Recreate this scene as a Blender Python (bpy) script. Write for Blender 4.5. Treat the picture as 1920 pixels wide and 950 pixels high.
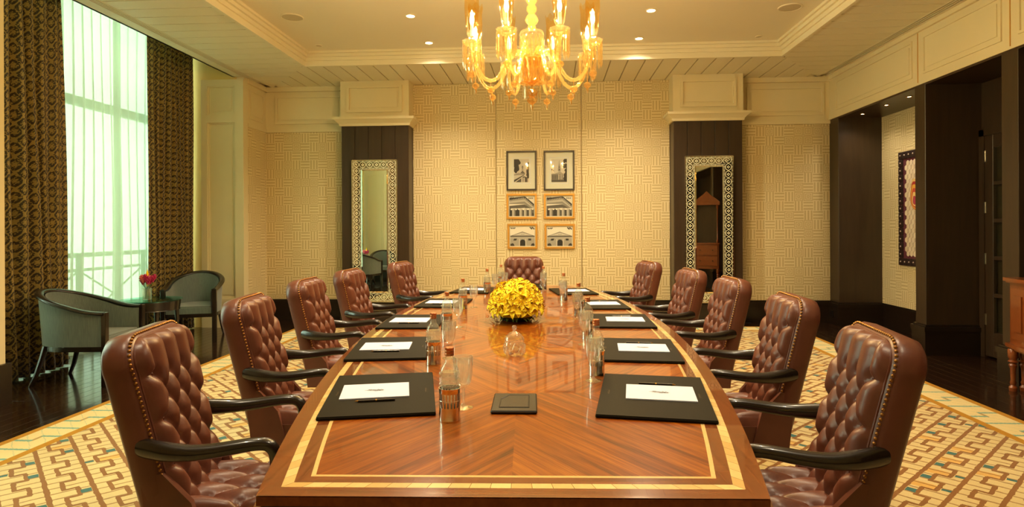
import bpy, bmesh, math, random
from mathutils import Vector, Matrix
random.seed(7)
PI = math.pi
SC = bpy.context.scene
COL = SC.collection
for o in list(bpy.data.objects): bpy.data.objects.remove(o, do_unlink=True)

# ------------------------------------------------------------------ camera, world, exposure
CAM_H, YAW, ROLL, FPX = 1.40, 0.0627, -0.0047, 1150.0
cam = bpy.data.cameras.new('camera'); cam_o = bpy.data.objects.new('camera', cam); COL.objects.link(cam_o)
cam.sensor_fit = 'HORIZONTAL'; cam.sensor_width = 36.0; cam.lens = FPX / 1920 * 36.0
cam.shift_y = -(475 - 429.65) / 1920; cam.clip_start = 0.05; cam.clip_end = 200
_f = Vector((-math.sin(YAW), math.cos(YAW), 0)); _r = Vector((math.cos(YAW), math.sin(YAW), 0)); _u = _r.cross(_f)
_cr, _sr = math.cos(ROLL), math.sin(ROLL)
R_, U_ = _r * _cr + _u * _sr, _u * _cr - _r * _sr
cam_o.matrix_world = Matrix(((R_.x, U_.x, -_f.x, 0), (R_.y, U_.y, -_f.y, 0), (R_.z, U_.z, -_f.z, CAM_H), (0, 0, 0, 1)))
SC.camera = cam_o
SC.view_settings.view_transform = 'Standard'; SC.view_settings.look = 'None'
SC.view_settings.gamma = 1.0; SC.view_settings.use_curve_mapping = False
SC.view_settings.exposure = 1.6
W = bpy.data.worlds.new('sky'); SC.world = W; W.use_nodes = True
bgn = W.node_tree.nodes['Background']; bgn.inputs[0].default_value = (0.82, 1.0, 0.80, 1); bgn.inputs[1].default_value = 3.2
BULB_W, DOWN_W = 10.0, 78.0

# ------------------------------------------------------------------ node helpers
def C(r, g=None, b=None):
    if g is None: r, g, b = r
    f = lambda c: (c / 255 / 12.92) if c / 255 <= 0.04045 else ((c / 255 + 0.055) / 1.055) ** 2.4
    return (f(r), f(g), f(b), 1.0)

class X:
    def __init__(s, nt, k): s.nt, s.k = nt, k
    def _m(s, op, *a):
        n = s.nt.nodes.new('ShaderNodeMath'); n.operation = op
        for i, v in enumerate((s,) + a):
            if isinstance(v, X): s.nt.links.new(v.k, n.inputs[i])
            else: n.inputs[i].default_value = v
        return X(s.nt, n.outputs[0])
    def __add__(s, o): return s._m('ADD', o)
    __radd__ = __add__
    def __sub__(s, o): return s._m('SUBTRACT', o)
    def __rsub__(s, o): return (s * -1.0) + o
    def __mul__(s, o): return s._m('MULTIPLY', o)
    __rmul__ = __mul__
    def __truediv__(s, o): return s._m('DIVIDE', o)
    def lt(s, o): return s._m('LESS_THAN', o)
    def gt(s, o): return s._m('GREATER_THAN', o)
    def floor(s): return s._m('FLOOR')
    def fr(s): return s._m('FRACT')
    def abs(s): return s._m('ABSOLUTE')
    def sin(s): return s._m('SINE')
    def cos(s): return s._m('COSINE')
    def sqrt(s): return s._m('SQRT')
    def mn(s, o): return s._m('MINIMUM', o)
    def mx(s, o): return s._m('MAXIMUM', o)
    def pw(s, o): return s._m('POWER', o)

class Mat:
    def __init__(s, name):
        s.m = bpy.data.materials.new(name); s.m.use_nodes = True; s.nt = s.m.node_tree
        s.b = s.nt.nodes['Principled BSDF']; s.out = s.nt.nodes['Material Output']
    def new(s, t): return s.nt.nodes.new(t)
    def obj(s):
        t = s.new('ShaderNodeTexCoord'); q = s.new('ShaderNodeSeparateXYZ'); s.nt.links.new(t.outputs['Object'], q.inputs[0])
        return [X(s.nt, q.outputs[i]) for i in range(3)]
    def uv(s):
        t = s.new('ShaderNodeTexCoord'); q = s.new('ShaderNodeSeparateXYZ'); s.nt.links.new(t.outputs['UV'], q.inputs[0])
        return [X(s.nt, q.outputs[i]) for i in range(2)]
    def vec(s, x, y, z=0.0):
        n = s.new('ShaderNodeCombineXYZ')
        for i, v in enumerate((x, y, z)):
            if isinstance(v, X): s.nt.links.new(v.k, n.inputs[i])
            else: n.inputs[i].default_value = v
        return n.outputs[0]
    def noise(s, vec, scale=5, detail=2, rough=0.5):
        n = s.new('ShaderNodeTexNoise'); n.inputs['Scale'].default_value = scale; n.inputs['Detail'].default_value = detail
        n.inputs['Roughness'].default_value = rough
        if vec is not None: s.nt.links.new(vec, n.inputs['Vector'])
        return X(s.nt, n.outputs[0])
    def white(s, vec):
        n = s.new('ShaderNodeTexWhiteNoise'); s.nt.links.new(vec, n.inputs['Vector']); return X(s.nt, n.outputs['Value'])
    def objrand(s):
        n = s.new('ShaderNodeObjectInfo'); return X(s.nt, n.outputs['Random'])
    def mix(s, f, a, b):
        n = s.new('ShaderNodeMix'); n.data_type = 'RGBA'
        if isinstance(f, X): s.nt.links.new(f.k, n.inputs[0])
        else: n.inputs[0].default_value = f
        for i, v in ((6, a), (7, b)):
            if isinstance(v, tuple): n.inputs[i].default_value = v
            else: s.nt.links.new(v, n.inputs[i])
        return n.outputs[2]
    def ramp(s, f, stops):
        n = s.new('ShaderNodeValToRGB'); s.nt.links.new(f.k, n.inputs[0]); e = n.color_ramp.elements
        e[0].position, e[0].color = stops[0]; e[1].position, e[1].color = stops[-1]
        for p, c in stops[1:-1]: q = e.new(p); q.color = c
        return n.outputs[0]
    def attr(s, name):
        n = s.new('ShaderNodeAttribute'); n.attribute_name = name; return n.outputs['Color']
    def set(s, **k):
        for a, v in k.items():
            i = s.b.inputs[a.replace('_', ' ')]
            if isinstance(v, X): s.nt.links.new(v.k, i)
            elif hasattr(v, 'is_output'): s.nt.links.new(v, i)
            else: i.default_value = v
        return s
    def bump(s, h, strength=0.3, dist=0.01):
        n = s.new('ShaderNodeBump'); n.inputs['Strength'].default_value = strength; n.inputs['Distance'].default_value = dist
        s.nt.links.new(h.k, n.inputs['Height']); s.nt.links.new(n.outputs[0], s.b.inputs['Normal']); return s

MATS = {}
def simple(name, col, rough=0.5, metal=0.0, spec=0.5, coat=0.0, nscale=0, namt=0.0, bump=0.0, bscale=200):
    m = Mat(name)
    if nscale:
        x, y, z = m.obj(); n = m.noise(m.vec(x, y, z), nscale, 3)
        d = tuple(c * (1 - namt) for c in col[:3]) + (1,); l = tuple(min(1, c * (1 + namt)) for c in col[:3]) + (1,)
        m.set(Base_Color=m.mix(n, d, l))
    else: m.set(Base_Color=col)
    m.set(Roughness=rough, Metallic=metal, Specular_IOR_Level=spec, Coat_Weight=coat, Coat_Roughness=0.05)
    if bump:
        x, y, z = m.obj(); m.bump(m.noise(m.vec(x, y, z), bscale, 2), bump, 0.002)
    MATS[name] = m.m; return m.m

simple('cream', C(226, 212, 172), 0.45, nscale=3, namt=0.03)
simple('speaker_grille', C(196, 182, 150), 0.7)
simple('plaster', C(232, 222, 196), 0.6, nscale=2, namt=0.02)
simple('soffit', C(230, 221, 192), 0.5, nscale=2, namt=0.02)
simple('gold_wall', C(222, 190, 110), 0.5)
simple('black_wood', C(26, 19, 15), 0.22, spec=0.6, coat=0.3, nscale=20, namt=0.3)
simple('chair_wood', C(30, 22, 17), 0.25, spec=0.5, coat=0.3, nscale=12, namt=0.3)
simple('brass_nail', C(150, 105, 55), 0.35, 0.9)
simple('button', C(88, 42, 32), 0.35)
simple('folder', C(27, 22, 6), 0.5, spec=0.08, nscale=30, namt=0.15, bump=0.15, bscale=600)
simple('paper', C(200, 206, 228), 0.7)
simple('ink', C(70, 62, 58), 0.8)
simple('gold_foil', C(120, 95, 40), 0.4, 0.6)
simple('pen_black', C(28, 20, 12), 0.25)
simple('pen_gold', C(200, 150, 70), 0.25, 1.0)
simple('steel', C(232, 226, 214), 0.16, 1.0)
simple('copper_cap', C(200, 130, 85), 0.3, 0.8)
simple('slot_dark', C(30, 26, 22), 0.8)
simple('pad_leather', C(20, 17, 14), 0.35, nscale=40, namt=0.2, bump=0.1, bscale=500)
simple('frame_black', C(42, 32, 26), 0.35)
simple('frame_gold', C(205, 150, 62), 0.35, 0.3)
simple('mat_board', C(212, 210, 186), 0.7)
simple('leaf', C(62, 84, 28), 0.5)
simple('stamen', C(150, 90, 20), 0.6)
simple('pink_bloom', C(190, 40, 95), 0.5)
simple('pink_pale', C(225, 120, 110), 0.5)
simple('stem_green', C(90, 120, 50), 0.5)
simple('sideboard_wood', C(124, 62, 24), 0.28, coat=0.4, nscale=14, namt=0.25)
simple('knob_dark', C(40, 24, 14), 0.35)
simple('chrome_hinge', C(190, 180, 160), 0.3, 1.0)
simple('outlet', C(14, 11, 9), 0.4)
simple('rail_outside', C(70, 76, 74), 0.6)
simple('balcony', C(170, 178, 165), 0.8)
simple('window_frame', C(96, 90, 80), 0.5)
simple('rug_gold', C(176, 128, 48), 0.95, spec=0.1, nscale=120, namt=0.2, bump=0.5, bscale=500)
simple('brass', C(190, 150, 90), 0.2, 1.0)
simple('tile_dark', C(42, 28, 30), 0.4)
simple('stud', C(190, 170, 160), 0.3, 0.5)
simple('caster', C(25, 22, 20), 0.4)
simple('under_black', C(18, 15, 13), 0.6)

def wood(name, c1, c2, rough, axis='z', coat=0.0, sc=1.0):
    m = Mat(name); x, y, z = m.obj(); r = m.objrand() * 37.0
    k = {'x': (x * 1.2, y * 16, z * 16), 'y': (x * 16, y * 1.2, z * 16), 'z': (x * 16, y * 16, z * 1.2)}[axis]
    n = m.noise(m.vec(k[0] * sc + r, k[1] * sc + r, k[2] * sc), 1.6, 4, 0.6)
    m.set(Base_Color=m.mix(n, c1, c2), Roughness=rough, Coat_Weight=coat, Coat_Roughness=0.06); m.bump(n, 0.08, 0.003)
    MATS[name] = m.m
wood('dark_panel', C(42, 31, 21), C(68, 51, 35), 0.34, 'z')
wood('dark_base', C(24, 16, 11), C(42, 30, 21), 0.3, 'x')
wood('floor_wood', C(22, 13, 9), C(50, 31, 20), 0.16, 'y', 0.25)

def m_leather():
    m = Mat('leather'); x, y, z = m.obj(); v = m.vec(x, y, z); r = m.objrand()
    n = m.noise(v, 9, 3); g = m.noise(v, 420, 2); w = m.noise(v, 40, 3)
    m.set(Base_Color=m.mix(n, C(86, 46, 33), C(116, 66, 48)), Roughness=w * 0.16 + 0.27, Specular_IOR_Level=0.5)
    m.bump(g * 0.5 + w * 0.8, 0.22, 0.0015); MATS['leather'] = m.m
m_leather()

def maze(name, ax, c1, c2, rough=0.55):
    """Greek-key fabric: cells of horizontal lines, vertical lines and nested squares."""
    m = Mat(name); o = m.obj(); a, b = (o[0], o[2]) if ax == 'x' else (o[1], o[2])
    P = 0.138; u, v = a / P + 50.0, b / P + 50.0
    cu, cv = u.floor(), v.floor(); fu, fv = u.fr(), v.fr()
    rnd = m.white(m.vec(cu, cv, 3.0)); chk = ((cu + cv) * 0.5).fr().gt(0.25)
    lines = lambda f: ((f * 3.0 + 0.25).fr()).lt(0.55)
    hs, vs = lines(fv), lines(fu)
    ring = (fu - 0.5).abs().mx((fv - 0.5).abs()); rg = (ring * 6.0 + 0.15).fr().lt(0.5)
    base = hs * chk + vs * (1.0 - chk)
    sel = rnd.gt(0.72); f = rg * sel + base * (1.0 - sel)
    th = m.noise(m.vec(a * 3, b, 0.0), 300, 2)
    f2 = f * 0.85 + th * 0.15
    m.set(Base_Color=m.mix(f2, c1, c2), Roughness=rough, Sheen_Weight=0.15)
    m.bump(f * 0.8 + th * 0.3, 0.3, 0.005); MATS[name] = m.m
maze('fabric_x', 'x', C(198, 176, 126), C(230, 213, 168))
maze('fabric_y', 'y', C(198, 176, 126), C(230, 213, 168))

def m_rug():
    m = Mat('rug_field'); x, y, z = m.obj(); s = 0.70711
    xa = (x + 0.13).abs(); a = (xa - y) * s + 40.0; b = (xa + y) * s + 40.0
    jit = m.noise(m.vec(x, y, 0.0), 22, 2); a = a + (jit - 0.5) * 0.014; b = b + (jit - 0.5) * -0.012
    A, B = 0.20, 0.26
    fa = (a / A).fr(); ia = (a / A).floor(); fb = (b / B + ia * 0.37).fr()
    straight = (fa - 0.06).abs().lt(0.062)
    up = fb.lt(0.5); ctr = up * 0.30 + 0.40
    zig = (fa - ctr).abs().lt(0.058)
    con = ((fb.mn(1.0 - fb)).mn((fb - 0.5).abs())).lt(0.045) * fa.gt(0.36) * fa.lt(0.75)
    thin = ((b / 0.0867 + ia * 0.37 * 3.0).fr() - 0.5).abs().lt(0.08)
    r = m.white(m.vec(ia, (b / B + ia * 0.37).floor(), 1.0))
    teal = r.gt(0.42) * fb.gt(0.58) * fb.lt(0.80) * fa.gt(0.13) * fa.lt(0.36) * (1.0 - thin)
    teal2 = r.gt(0.80) * fb.gt(0.10) * fb.lt(0.22) * (fa.gt(0.78))
    och = (r * 7.3).fr().gt(0.72) * fb.lt(0.30) * fa.gt(0.12) * fa.lt(0.65)
    n = m.noise(m.vec(x, y, 0.0), 260, 2); n2 = m.noise(m.vec(x, y, 0.0), 2.5, 2)
    cream = m.mix(n * 0.6 + n2 * 0.4, C(182, 160, 106), C(222, 204, 152))
    c = m.mix(och, cream, C(206, 164, 88))
    brown = straight.mx(zig).mx(con).mx(thin * 0.75)
    c = m.mix(brown, c, C(134, 90, 42))
    c = m.mix(teal.mx(teal2), c, C(56, 104, 102))
    m.set(Base_Color=c, Roughness=0.95, Specular_IOR_Level=0.1, Sheen_Weight=0.2)
    m.bump(n * 0.5 - brown.mn(1.0) * 0.7, 0.5, 0.008); MATS['rug_field'] = m.m
    m = Mat('rug_band'); u, v = m.uv()
    P = 0.42; fv = (v / P).fr(); jit = m.noise(m.vec(u, v, 0.0), 14, 2) - 0.5
    fj = fv + jit * 0.05; uu = u + jit * 0.03
    st1 = (fj - 0.20).abs().lt(0.035) * uu.lt(0.5); st2 = (fj - 0.42).abs().lt(0.035) * uu.gt(0.45)
    con = (uu - 0.48).abs().lt(0.05) * fj.gt(0.18) * fj.lt(0.44); st3 = (fj - 0.82).abs().lt(0.03)
    dg = ((v * 2.0 + u * 0.5 + jit * 0.1) / 0.24).fr().lt(0.05) * 0.5
    n = m.noise(m.vec(u * 0.25, v, 0.0), 300, 2)
    c = m.mix(n, C(206, 188, 132), C(232, 214, 164)); c = m.mix(con * 0.8, c, C(160, 128, 80)); c = m.mix(st1.mx(st2).mx(st3).mx(dg), c, C(126, 164, 148))
    m.set(Base_Color=c, Roughness=0.95, Specular_IOR_Level=0.1); m.bump(n, 0.4, 0.006); MATS['rug_band'] = m.m
m_rug()

def m_veneer():
    m = Mat('veneer'); u, v = m.uv(); r = m.objrand() * 23.0
    n = m.noise(m.vec(u * 0.7 + r, v * 16.0, 0.0), 2.2, 4, 0.62); f = m.noise(m.vec(u * 3.0, v * 120.0, r), 2.0, 3, 0.6)
    w = m.noise(m.vec(u * 0.3 + r, v * 4.0, 4.0), 1.5, 2)
    t = n * 0.55 + f * 0.3 + w * 0.25 - 0.05
    c = m.ramp(t, [(0.36, C(74, 30, 2)), (0.50, C(134, 64, 5)), (0.64, C(174, 98, 16))])
    m.set(Base_Color=c, Roughness=0.3, Coat_Weight=0.75, Coat_Roughness=0.02, Coat_IOR=1.42, Specular_IOR_Level=0.2); MATS['veneer'] = m.m
    m = Mat('table_frame'); u, v = m.uv(); r = m.objrand() * 23.0
    n = m.noise(m.vec(u * 1.0 + r, v * 40.0, 0.0), 2.5, 4, 0.6)
    m.set(Base_Color=m.ramp(n, [(0.3, C(92, 42, 16)), (0.7, C(146, 80, 36))]), Roughness=0.2, Coat_Weight=0.9, Coat_Roughness=0.03); MATS['table_frame'] = m.m
    m = Mat('inlay'); x, y, z = m.obj(); r = m.objrand(); n = m.noise(m.vec(x, y, r * 9.0), 60, 3)
    m.set(Base_Color=m.mix(r * 0.7 + n * 0.3, C(206, 164, 92), C(244, 218, 150)), Roughness=0.25, Coat_Weight=0.9, Coat_Roughness=0.03); MATS['inlay'] = m.m
m_veneer()
wood('table_edge', C(92, 42, 16), C(150, 82, 36), 0.2, 'y', 0.9, 2.0)
wood('table_edge_x', C(92, 42, 16), C(150, 82, 36), 0.2, 'x', 0.9, 2.0)

def m_damask():
    m = Mat('damask'); u, v = m.uv()
    P, Q = 0.105, 0.155
    n = m.noise(m.vec(u, v, 0.0), 60, 3) - 0.5; du, dv = u + n * 0.045, v + n * 0.045
    a = (du * (2 * PI / P)).cos(); b = (dv * (2 * PI / Q)).cos(); L = a + b
    og = L.abs().lt(0.34); rad = L.abs().gt(1.05)
    pet = ((du * (10 * PI / P)).cos() * (dv * (10 * PI / Q)).cos()).gt(0.05)
    core = L.abs().gt(1.72)
    f = og.mx(rad * pet).mx(core)
    th = m.noise(m.vec(u, v * 0.3, 0.0), 700, 2)
    w = m.noise(m.vec(u, v, 2.0), 5, 2)
    gold = m.mix(w, C(128, 114, 60), C(176, 144, 66)); c = m.mix(f * (th * 0.5 + 0.62), C(46, 34, 19), gold)
    m.set(Base_Color=c, Roughness=0.45, Sheen_Weight=0.3, Specular_IOR_Level=0.4); MATS['damask'] = m.m
m_damask()

def m_sheer():
    m = Mat('sheer'); nt = m.nt; x, y, z = m.obj(); th = m.noise(m.vec(x, y, z * 0.2), 300, 2)
    tr = nt.nodes.new('ShaderNodeBsdfTransparent'); tr.inputs[0].default_value = (1, 1, 1, 1)
    tl = nt.nodes.new('ShaderNodeBsdfTranslucent'); tl.inputs[0].default_value = C(116, 127, 107)
    df = nt.nodes.new('ShaderNodeBsdfDiffuse'); df.inputs[0].default_value = C(232, 232, 210)
    m1 = nt.nodes.new('ShaderNodeMixShader'); m1.inputs[0].default_value = 0.62; nt.links.new(df.outputs[0], m1.inputs[1]); nt.links.new(tl.outputs[0], m1.inputs[2])
    m2 = nt.nodes.new('ShaderNodeMixShader'); lw = nt.nodes.new('ShaderNodeLayerWeight'); nt.links.new(((1.0 - X(nt, lw.outputs['Facing'])) * (th * 0.06 + 0.055)).k, m2.inputs[0]); nt.links.new(m1.outputs[0], m2.inputs[1]); nt.links.new(tr.outputs[0], m2.inputs[2])
    nt.links.new(m2.outputs[0], m.out.inputs[0]); MATS['sheer'] = m.m
m_sheer()

def thin_glass(name, tint, refl=(1, 1, 1, 1), ior=1.5, frost=0.0, rough=0.02):
    m = Mat(name); nt = m.nt
    tr = nt.nodes.new('ShaderNodeBsdfTransparent'); tr.inputs[0].default_value = tint
    gl = nt.nodes.new('ShaderNodeBsdfGlossy'); gl.inputs[0].default_value = refl; gl.inputs['Roughness'].default_value = rough
    lw = nt.nodes.new('ShaderNodeLayerWeight'); lw.inputs[0].default_value = 0.5
    fac = (X(nt, lw.outputs['Facing']).pw(2.4) * (0.75 * (ior - 1.0)) + 0.09 * (ior - 1.0)).mn(0.9)
    mx = nt.nodes.new('ShaderNodeMixShader'); nt.links.new(fac.k, mx.inputs[0]); last = tr
    if frost:
        tl = nt.nodes.new('ShaderNodeBsdfTranslucent'); tl.inputs[0].default_value = refl
        q = nt.nodes.new('ShaderNodeMixShader'); q.inputs[0].default_value = frost
        nt.links.new(tr.outputs[0], q.inputs[1]); nt.links.new(tl.outputs[0], q.inputs[2]); last = q
    nt.links.new(last.outputs[0], mx.inputs[1]); nt.links.new(gl.outputs[0], mx.inputs[2]); nt.links.new(mx.outputs[0], m.out.inputs[0]); MATS[name] = m.m
thin_glass('pane', (0.93, 1, 0.96, 1))
thin_glass('picture_glass', (1, 1, 1, 1), ior=1.25)
thin_glass('table_glass', (0.45, 0.85, 0.75, 1))
thin_glass('hurricane', C(255, 240, 200), C(255, 232, 176), 1.6, 0.0)
thin_glass('crystal', C(254, 246, 226), C(255, 244, 220), 2.2, 0.03)
thin_glass('rope_glass', C(250, 236, 200), C(255, 234, 184), 2.1, 0.10)
thin_glass('bottle_glass', C(250, 251, 247), C(255, 252, 242), 1.8, 0.06)
thin_glass('cut_glass', C(250, 250, 245), C(255, 252, 244), 2.2, 0.08)
thin_glass('amber_glass', C(240, 216, 170), C(255, 234, 190), 2.2, 0.07)
def m_emit(name, col, s):
    m = Mat(name); m.set(Base_Color=(0, 0, 0, 1), Emission_Color=col, Emission_Strength=s); MATS[name] = m.m
m_emit('bulb', (1.0, 0.74, 0.38, 1), 9.0)
m_emit('lens', (1.0, 0.75, 0.42, 1), 9.0)

def m_mirror():
    m = Mat('mirror'); m.set(Base_Color=(0.82, 0.84, 0.78, 1), Metallic=1.0, Roughness=0.01); MATS['mirror'] = m.m
    m = Mat('etched'); u, v = m.uv()   # u 0..1 across the border, v metres along
    P = 0.105; f = (v / P).fr(); du, dv = (u - 0.5).abs(), (f - 0.5).abs()
    d = du * 1.6 + dv * 1.15
    dia = ((d - 0.20).abs()).lt(0.075); oc = ((du * 1.5).mx(dv * 0.94) + d * 0.55)
    octg = ((oc - 0.72).abs()).lt(0.07) * du.lt(0.32)
    rail = ((u - 0.13).abs()).lt(0.022).mx(((u - 0.87).abs()).lt(0.022)).mx((u.lt(0.03))).mx(u.gt(0.97))
    dash = du.gt(0.38) * ((v / (P * 0.5)).fr().lt(0.12))
    e = dia.mx(octg).mx(rail).mx(dash)
    m.set(Base_Color=m.mix(e, (0.36, 0.36, 0.32, 1), C(222, 218, 186)), Metallic=1.0 - e, Roughness=e * 0.5 + 0.03); MATS['etched'] = m.m
m_mirror()
def m_tub():
    m = Mat('tub_fabric'); x, y, z = m.obj(); v = m.vec(x * 60, y * 60, z * 3.0); n = m.noise(v, 3, 3)
    m.set(Base_Color=m.mix(n, C(62, 72, 68), C(112, 124, 114)), Roughness=0.7, Sheen_Weight=0.4); m.bump(n, 0.3, 0.002); MATS['tub_fabric'] = m.m
    m = Mat('lily'); u, v = m.uv(); n = m.noise(m.vec(u * 12, v * 3, 0.0), 3, 2)
    m.set(Base_Color=m.mix(v * 0.8 + n * 0.2, C(255, 214, 14), C(255, 236, 60)), Roughness=0.5, Specular_IOR_Level=0.2); MATS['lily'] = m.m
    m = Mat('print'); m.set(Base_Color=m.attr('Col'), Roughness=0.5); MATS['print'] = m.m
    m = Mat('art_ground'); m.set(Base_Color=C(96, 44, 60), Roughness=0.6); MATS['art_ground'] = m.m
    m = Mat('hexcell'); r = m.objrand(); m.set(Base_Color=m.mix(r, C(214, 196, 170), C(232, 216, 192)), Roughness=0.5); MATS['hexcell'] = m.m
m_tub()

# ------------------------------------------------------------------ geometry helpers
class MB:
    def __init__(s): s.v, s.f, s.uv, s.col = [], [], [], []
    def quad(s, pts, uv=None, col=None):
        i = len(s.v); s.v += [tuple(p) for p in pts]; s.f.append(tuple(range(i, i + len(pts)))); s.uv.append(uv); s.col.append(col); return s
    def box(s, x0, x1, y0, y1, z0, z1, bev=0.0):
        if x1 < x0: x0, x1 = x1, x0
        if y1 < y0: y0, y1 = y1, y0
        if z1 < z0: z0, z1 = z1, z0
        if bev > 0:
            bm = bmesh.new(); bmesh.ops.create_cube(bm, size=1.0)
            for v in bm.verts: v.co = Vector(((x0 + x1) / 2 + v.co.x * (x1 - x0), (y0 + y1) / 2 + v.co.y * (y1 - y0), (z0 + z1) / 2 + v.co.z * (z1 - z0)))
            b = min(bev, (x1 - x0) * .45, (y1 - y0) * .45, (z1 - z0) * .45)
            bmesh.ops.bevel(bm, geom=list(bm.edges), offset=b, segments=2 if bev > .004 else 1, affect='EDGES', profile=0.6)
            s.bm(bm); return s
        P = [(x0, y0, z0), (x1, y0, z0), (x1, y1, z0), (x0, y1, z0), (x0, y0, z1), (x1, y0, z1), (x1, y1, z1), (x0, y1, z1)]
        i = len(s.v); s.v += P
        for q in ((0, 3, 2, 1), (4, 5, 6, 7), (0, 1, 5, 4), (1, 2, 6, 5), (2, 3, 7, 6), (3, 0, 4, 7)):
            s.f.append(tuple(i + k for k in q)); s.uv.append(None); s.col.append(None)
        return s
    def bm(s, bm):
        i = len(s.v); bm.verts.index_update(); s.v += [tuple(v.co) for v in bm.verts]
        for f in bm.faces: s.f.append(tuple(i + v.index for v in f.verts)); s.uv.append(None); s.col.append(None)
        bm.free()
    def grid(s, fn, nu, nv, cu=False, uvf=None, flip=False):
        i = len(s.v); N = nu if cu else nu + 1
        for b in range(nv + 1):
            for a in range(N): s.v.append(tuple(fn(a / nu, b / nv)))
        for b in range(nv):
            for a in range(nu):
                a2 = (a + 1) % N; q = (i + b * N + a, i + b * N + a2, i + (b + 1) * N + a2, i + (b + 1) * N + a)
                u = None
                if uvf: u = [uvf(a / nu, b / nv), uvf((a + 1) / nu, b / nv), uvf((a + 1) / nu, (b + 1) / nv), uvf(a / nu, (b + 1) / nv)]
                if flip: q = q[::-1]; u = u[::-1] if u else None
                s.f.append(q); s.uv.append(u); s.col.append(None)
        return s
    def lathe(s, prof, seg=24, c=(0, 0, 0), flute=0, fd=0.0, a0=0.0):
        n = len(prof) - 1
        def fn(u, v):
            r, z = prof[round(v * n)]; t = u * 2 * PI + a0
            if flute: r = r * (1 + fd * math.cos(t * flute))
            return (c[0] + r * math.cos(t), c[1] + r * math.sin(t), c[2] + z)
        return s.grid(fn, seg, n, cu=True)
    def tube(s, path, rad, seg=10, cap=True, sq=1.0):
        P = [Vector(p) for p in path]; n = len(P); R = rad if isinstance(rad, (list, tuple)) else [rad] * n
        T = [(P[min(k + 1, n - 1)] - P[max(k - 1, 0)]).normalized() for k in range(n)]
        up = Vector((0, 0, 1)) if abs(T[0].z) < 0.9 else Vector((1, 0, 0)); N = (up - T[0] * up.dot(T[0])).normalized(); i = len(s.v)
        for k in range(n):
            N = (N - T[k] * N.dot(T[k])).normalized(); Bn = T[k].cross(N)
            r = R[k]; ra, rb = (r if isinstance(r, (tuple, list)) else (r, r * sq))
            for j in range(seg):
                t = 2 * PI * j / seg; s.v.append(tuple(P[k] + N * ra * math.cos(t) + Bn * rb * math.sin(t)))
        for k in range(n - 1):
            for j in range(seg):
                j2 = (j + 1) % seg; s.f.append((i + k * seg + j, i + k * seg + j2, i + (k + 1) * seg + j2, i + (k + 1) * seg + j)); s.uv.append(None); s.col.append(None)
        if cap:
            s.f.append(tuple(i + j for j in range(seg))[::-1]); s.uv.append(None); s.col.append(None)
            s.f.append(tuple(i + (n - 1) * seg + j for j in range(seg))); s.uv.append(None); s.col.append(None)
        return s
    def prism(s, out, z0, z1, mp=None):
        mp = mp or (lambda a, b, d: (a, b, d)); i = len(s.v); n = len(out)
        s.v += [tuple(mp(a, b, z0)) for a, b in out] + [tuple(mp(a, b, z1)) for a, b in out]
        F = [tuple(i + k for k in range(n))[::-1], tuple(i + n + k for k in range(n))] + [(i + k, i + (k + 1) % n, i + n + (k + 1) % n, i + n + k) for k in range(n)]
        for f in F: s.f.append(f); s.uv.append(None); s.col.append(None)
        return s
    def pb(s, mp, a0, a1, b0, b1, d0, d1):
        P = [mp(a, b, d) for a in (a0, a1) for b in (b0, b1) for d in (d0, d1)]
        return s.box(min(p[0] for p in P), max(p[0] for p in P), min(p[1] for p in P), max(p[1] for p in P), min(p[2] for p in P), max(p[2] for p in P))
    def mesh(s, name, mat, ang=35, fix=True):
        me = bpy.data.meshes.new(name); me.from_pydata(s.v, [], s.f)
        if any(u for u in s.uv):
            L = me.uv_layers.new(name='UVMap'); k = 0
            for fi, f in enumerate(s.f):
                for j in range(len(f)):
                    if s.uv[fi]: L.data[k].uv = s.uv[fi][j]
                    k += 1
        if any(c for c in s.col):
            A = me.color_attributes.new('Col', 'FLOAT_COLOR', 'CORNER'); k = 0
            for fi, f in enumerate(s.f):
                for j in range(len(f)): A.data[k].color = s.col[fi] or (0.5, 0.5, 0.5, 1); k += 1
        if fix and not any(u for u in s.uv) and not any(c for c in s.col):
            bm = bmesh.new(); bm.from_mesh(me); bmesh.ops.recalc_face_normals(bm, faces=bm.faces); bm.to_mesh(me); bm.free()
        if ang: me.shade_smooth(); me.set_sharp_from_angle(angle=math.radians(ang))
        me.materials.append(MATS[mat] if isinstance(mat, str) else mat)
        return me
    def build(s, name, mat, parent=None, loc=None, rz=0.0, ang=35, fix=True):
        return link(name, s.mesh(name, mat, ang, fix), parent, loc, rz)
def link(name, me, parent=None, loc=None, rz=0.0):
    o = bpy.data.objects.new(name, me); COL.objects.link(o)
    if parent: o.parent = parent
    if loc is not None: o.location = loc
    if rz: o.rotation_euler.z = rz
    return o
def tag(o, label=None, cat=None, group=None, kind=None):
    if label: o['label'] = label
    if cat: o['category'] = cat
    if group: o['group'] = group
    if kind: o['kind'] = kind
    return o
def empty(name, loc=(0, 0, 0), rz=0.0):
    o = bpy.data.objects.new(name, None); COL.objects.link(o); o.location = loc; o.rotation_euler.z = rz; o.empty_display_size = 0.1; return o
KIDS = {}
def copy_tree(o, loc=None, rz=None, parent=None):
    c = o.copy(); COL.objects.link(c); c.parent = parent
    if loc is not None: c.location = loc
    if rz is not None: c.rotation_euler.z = rz
    for ch in kids(o): copy_tree(ch, parent=c)
    return c
def kids(o):
    if o.name not in KIDS: KIDS[o.name] = [q for q in COL.objects if q.parent == o]
    return KIDS[o.name]
def st(o): o['kind'] = 'structure'; return o

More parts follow.
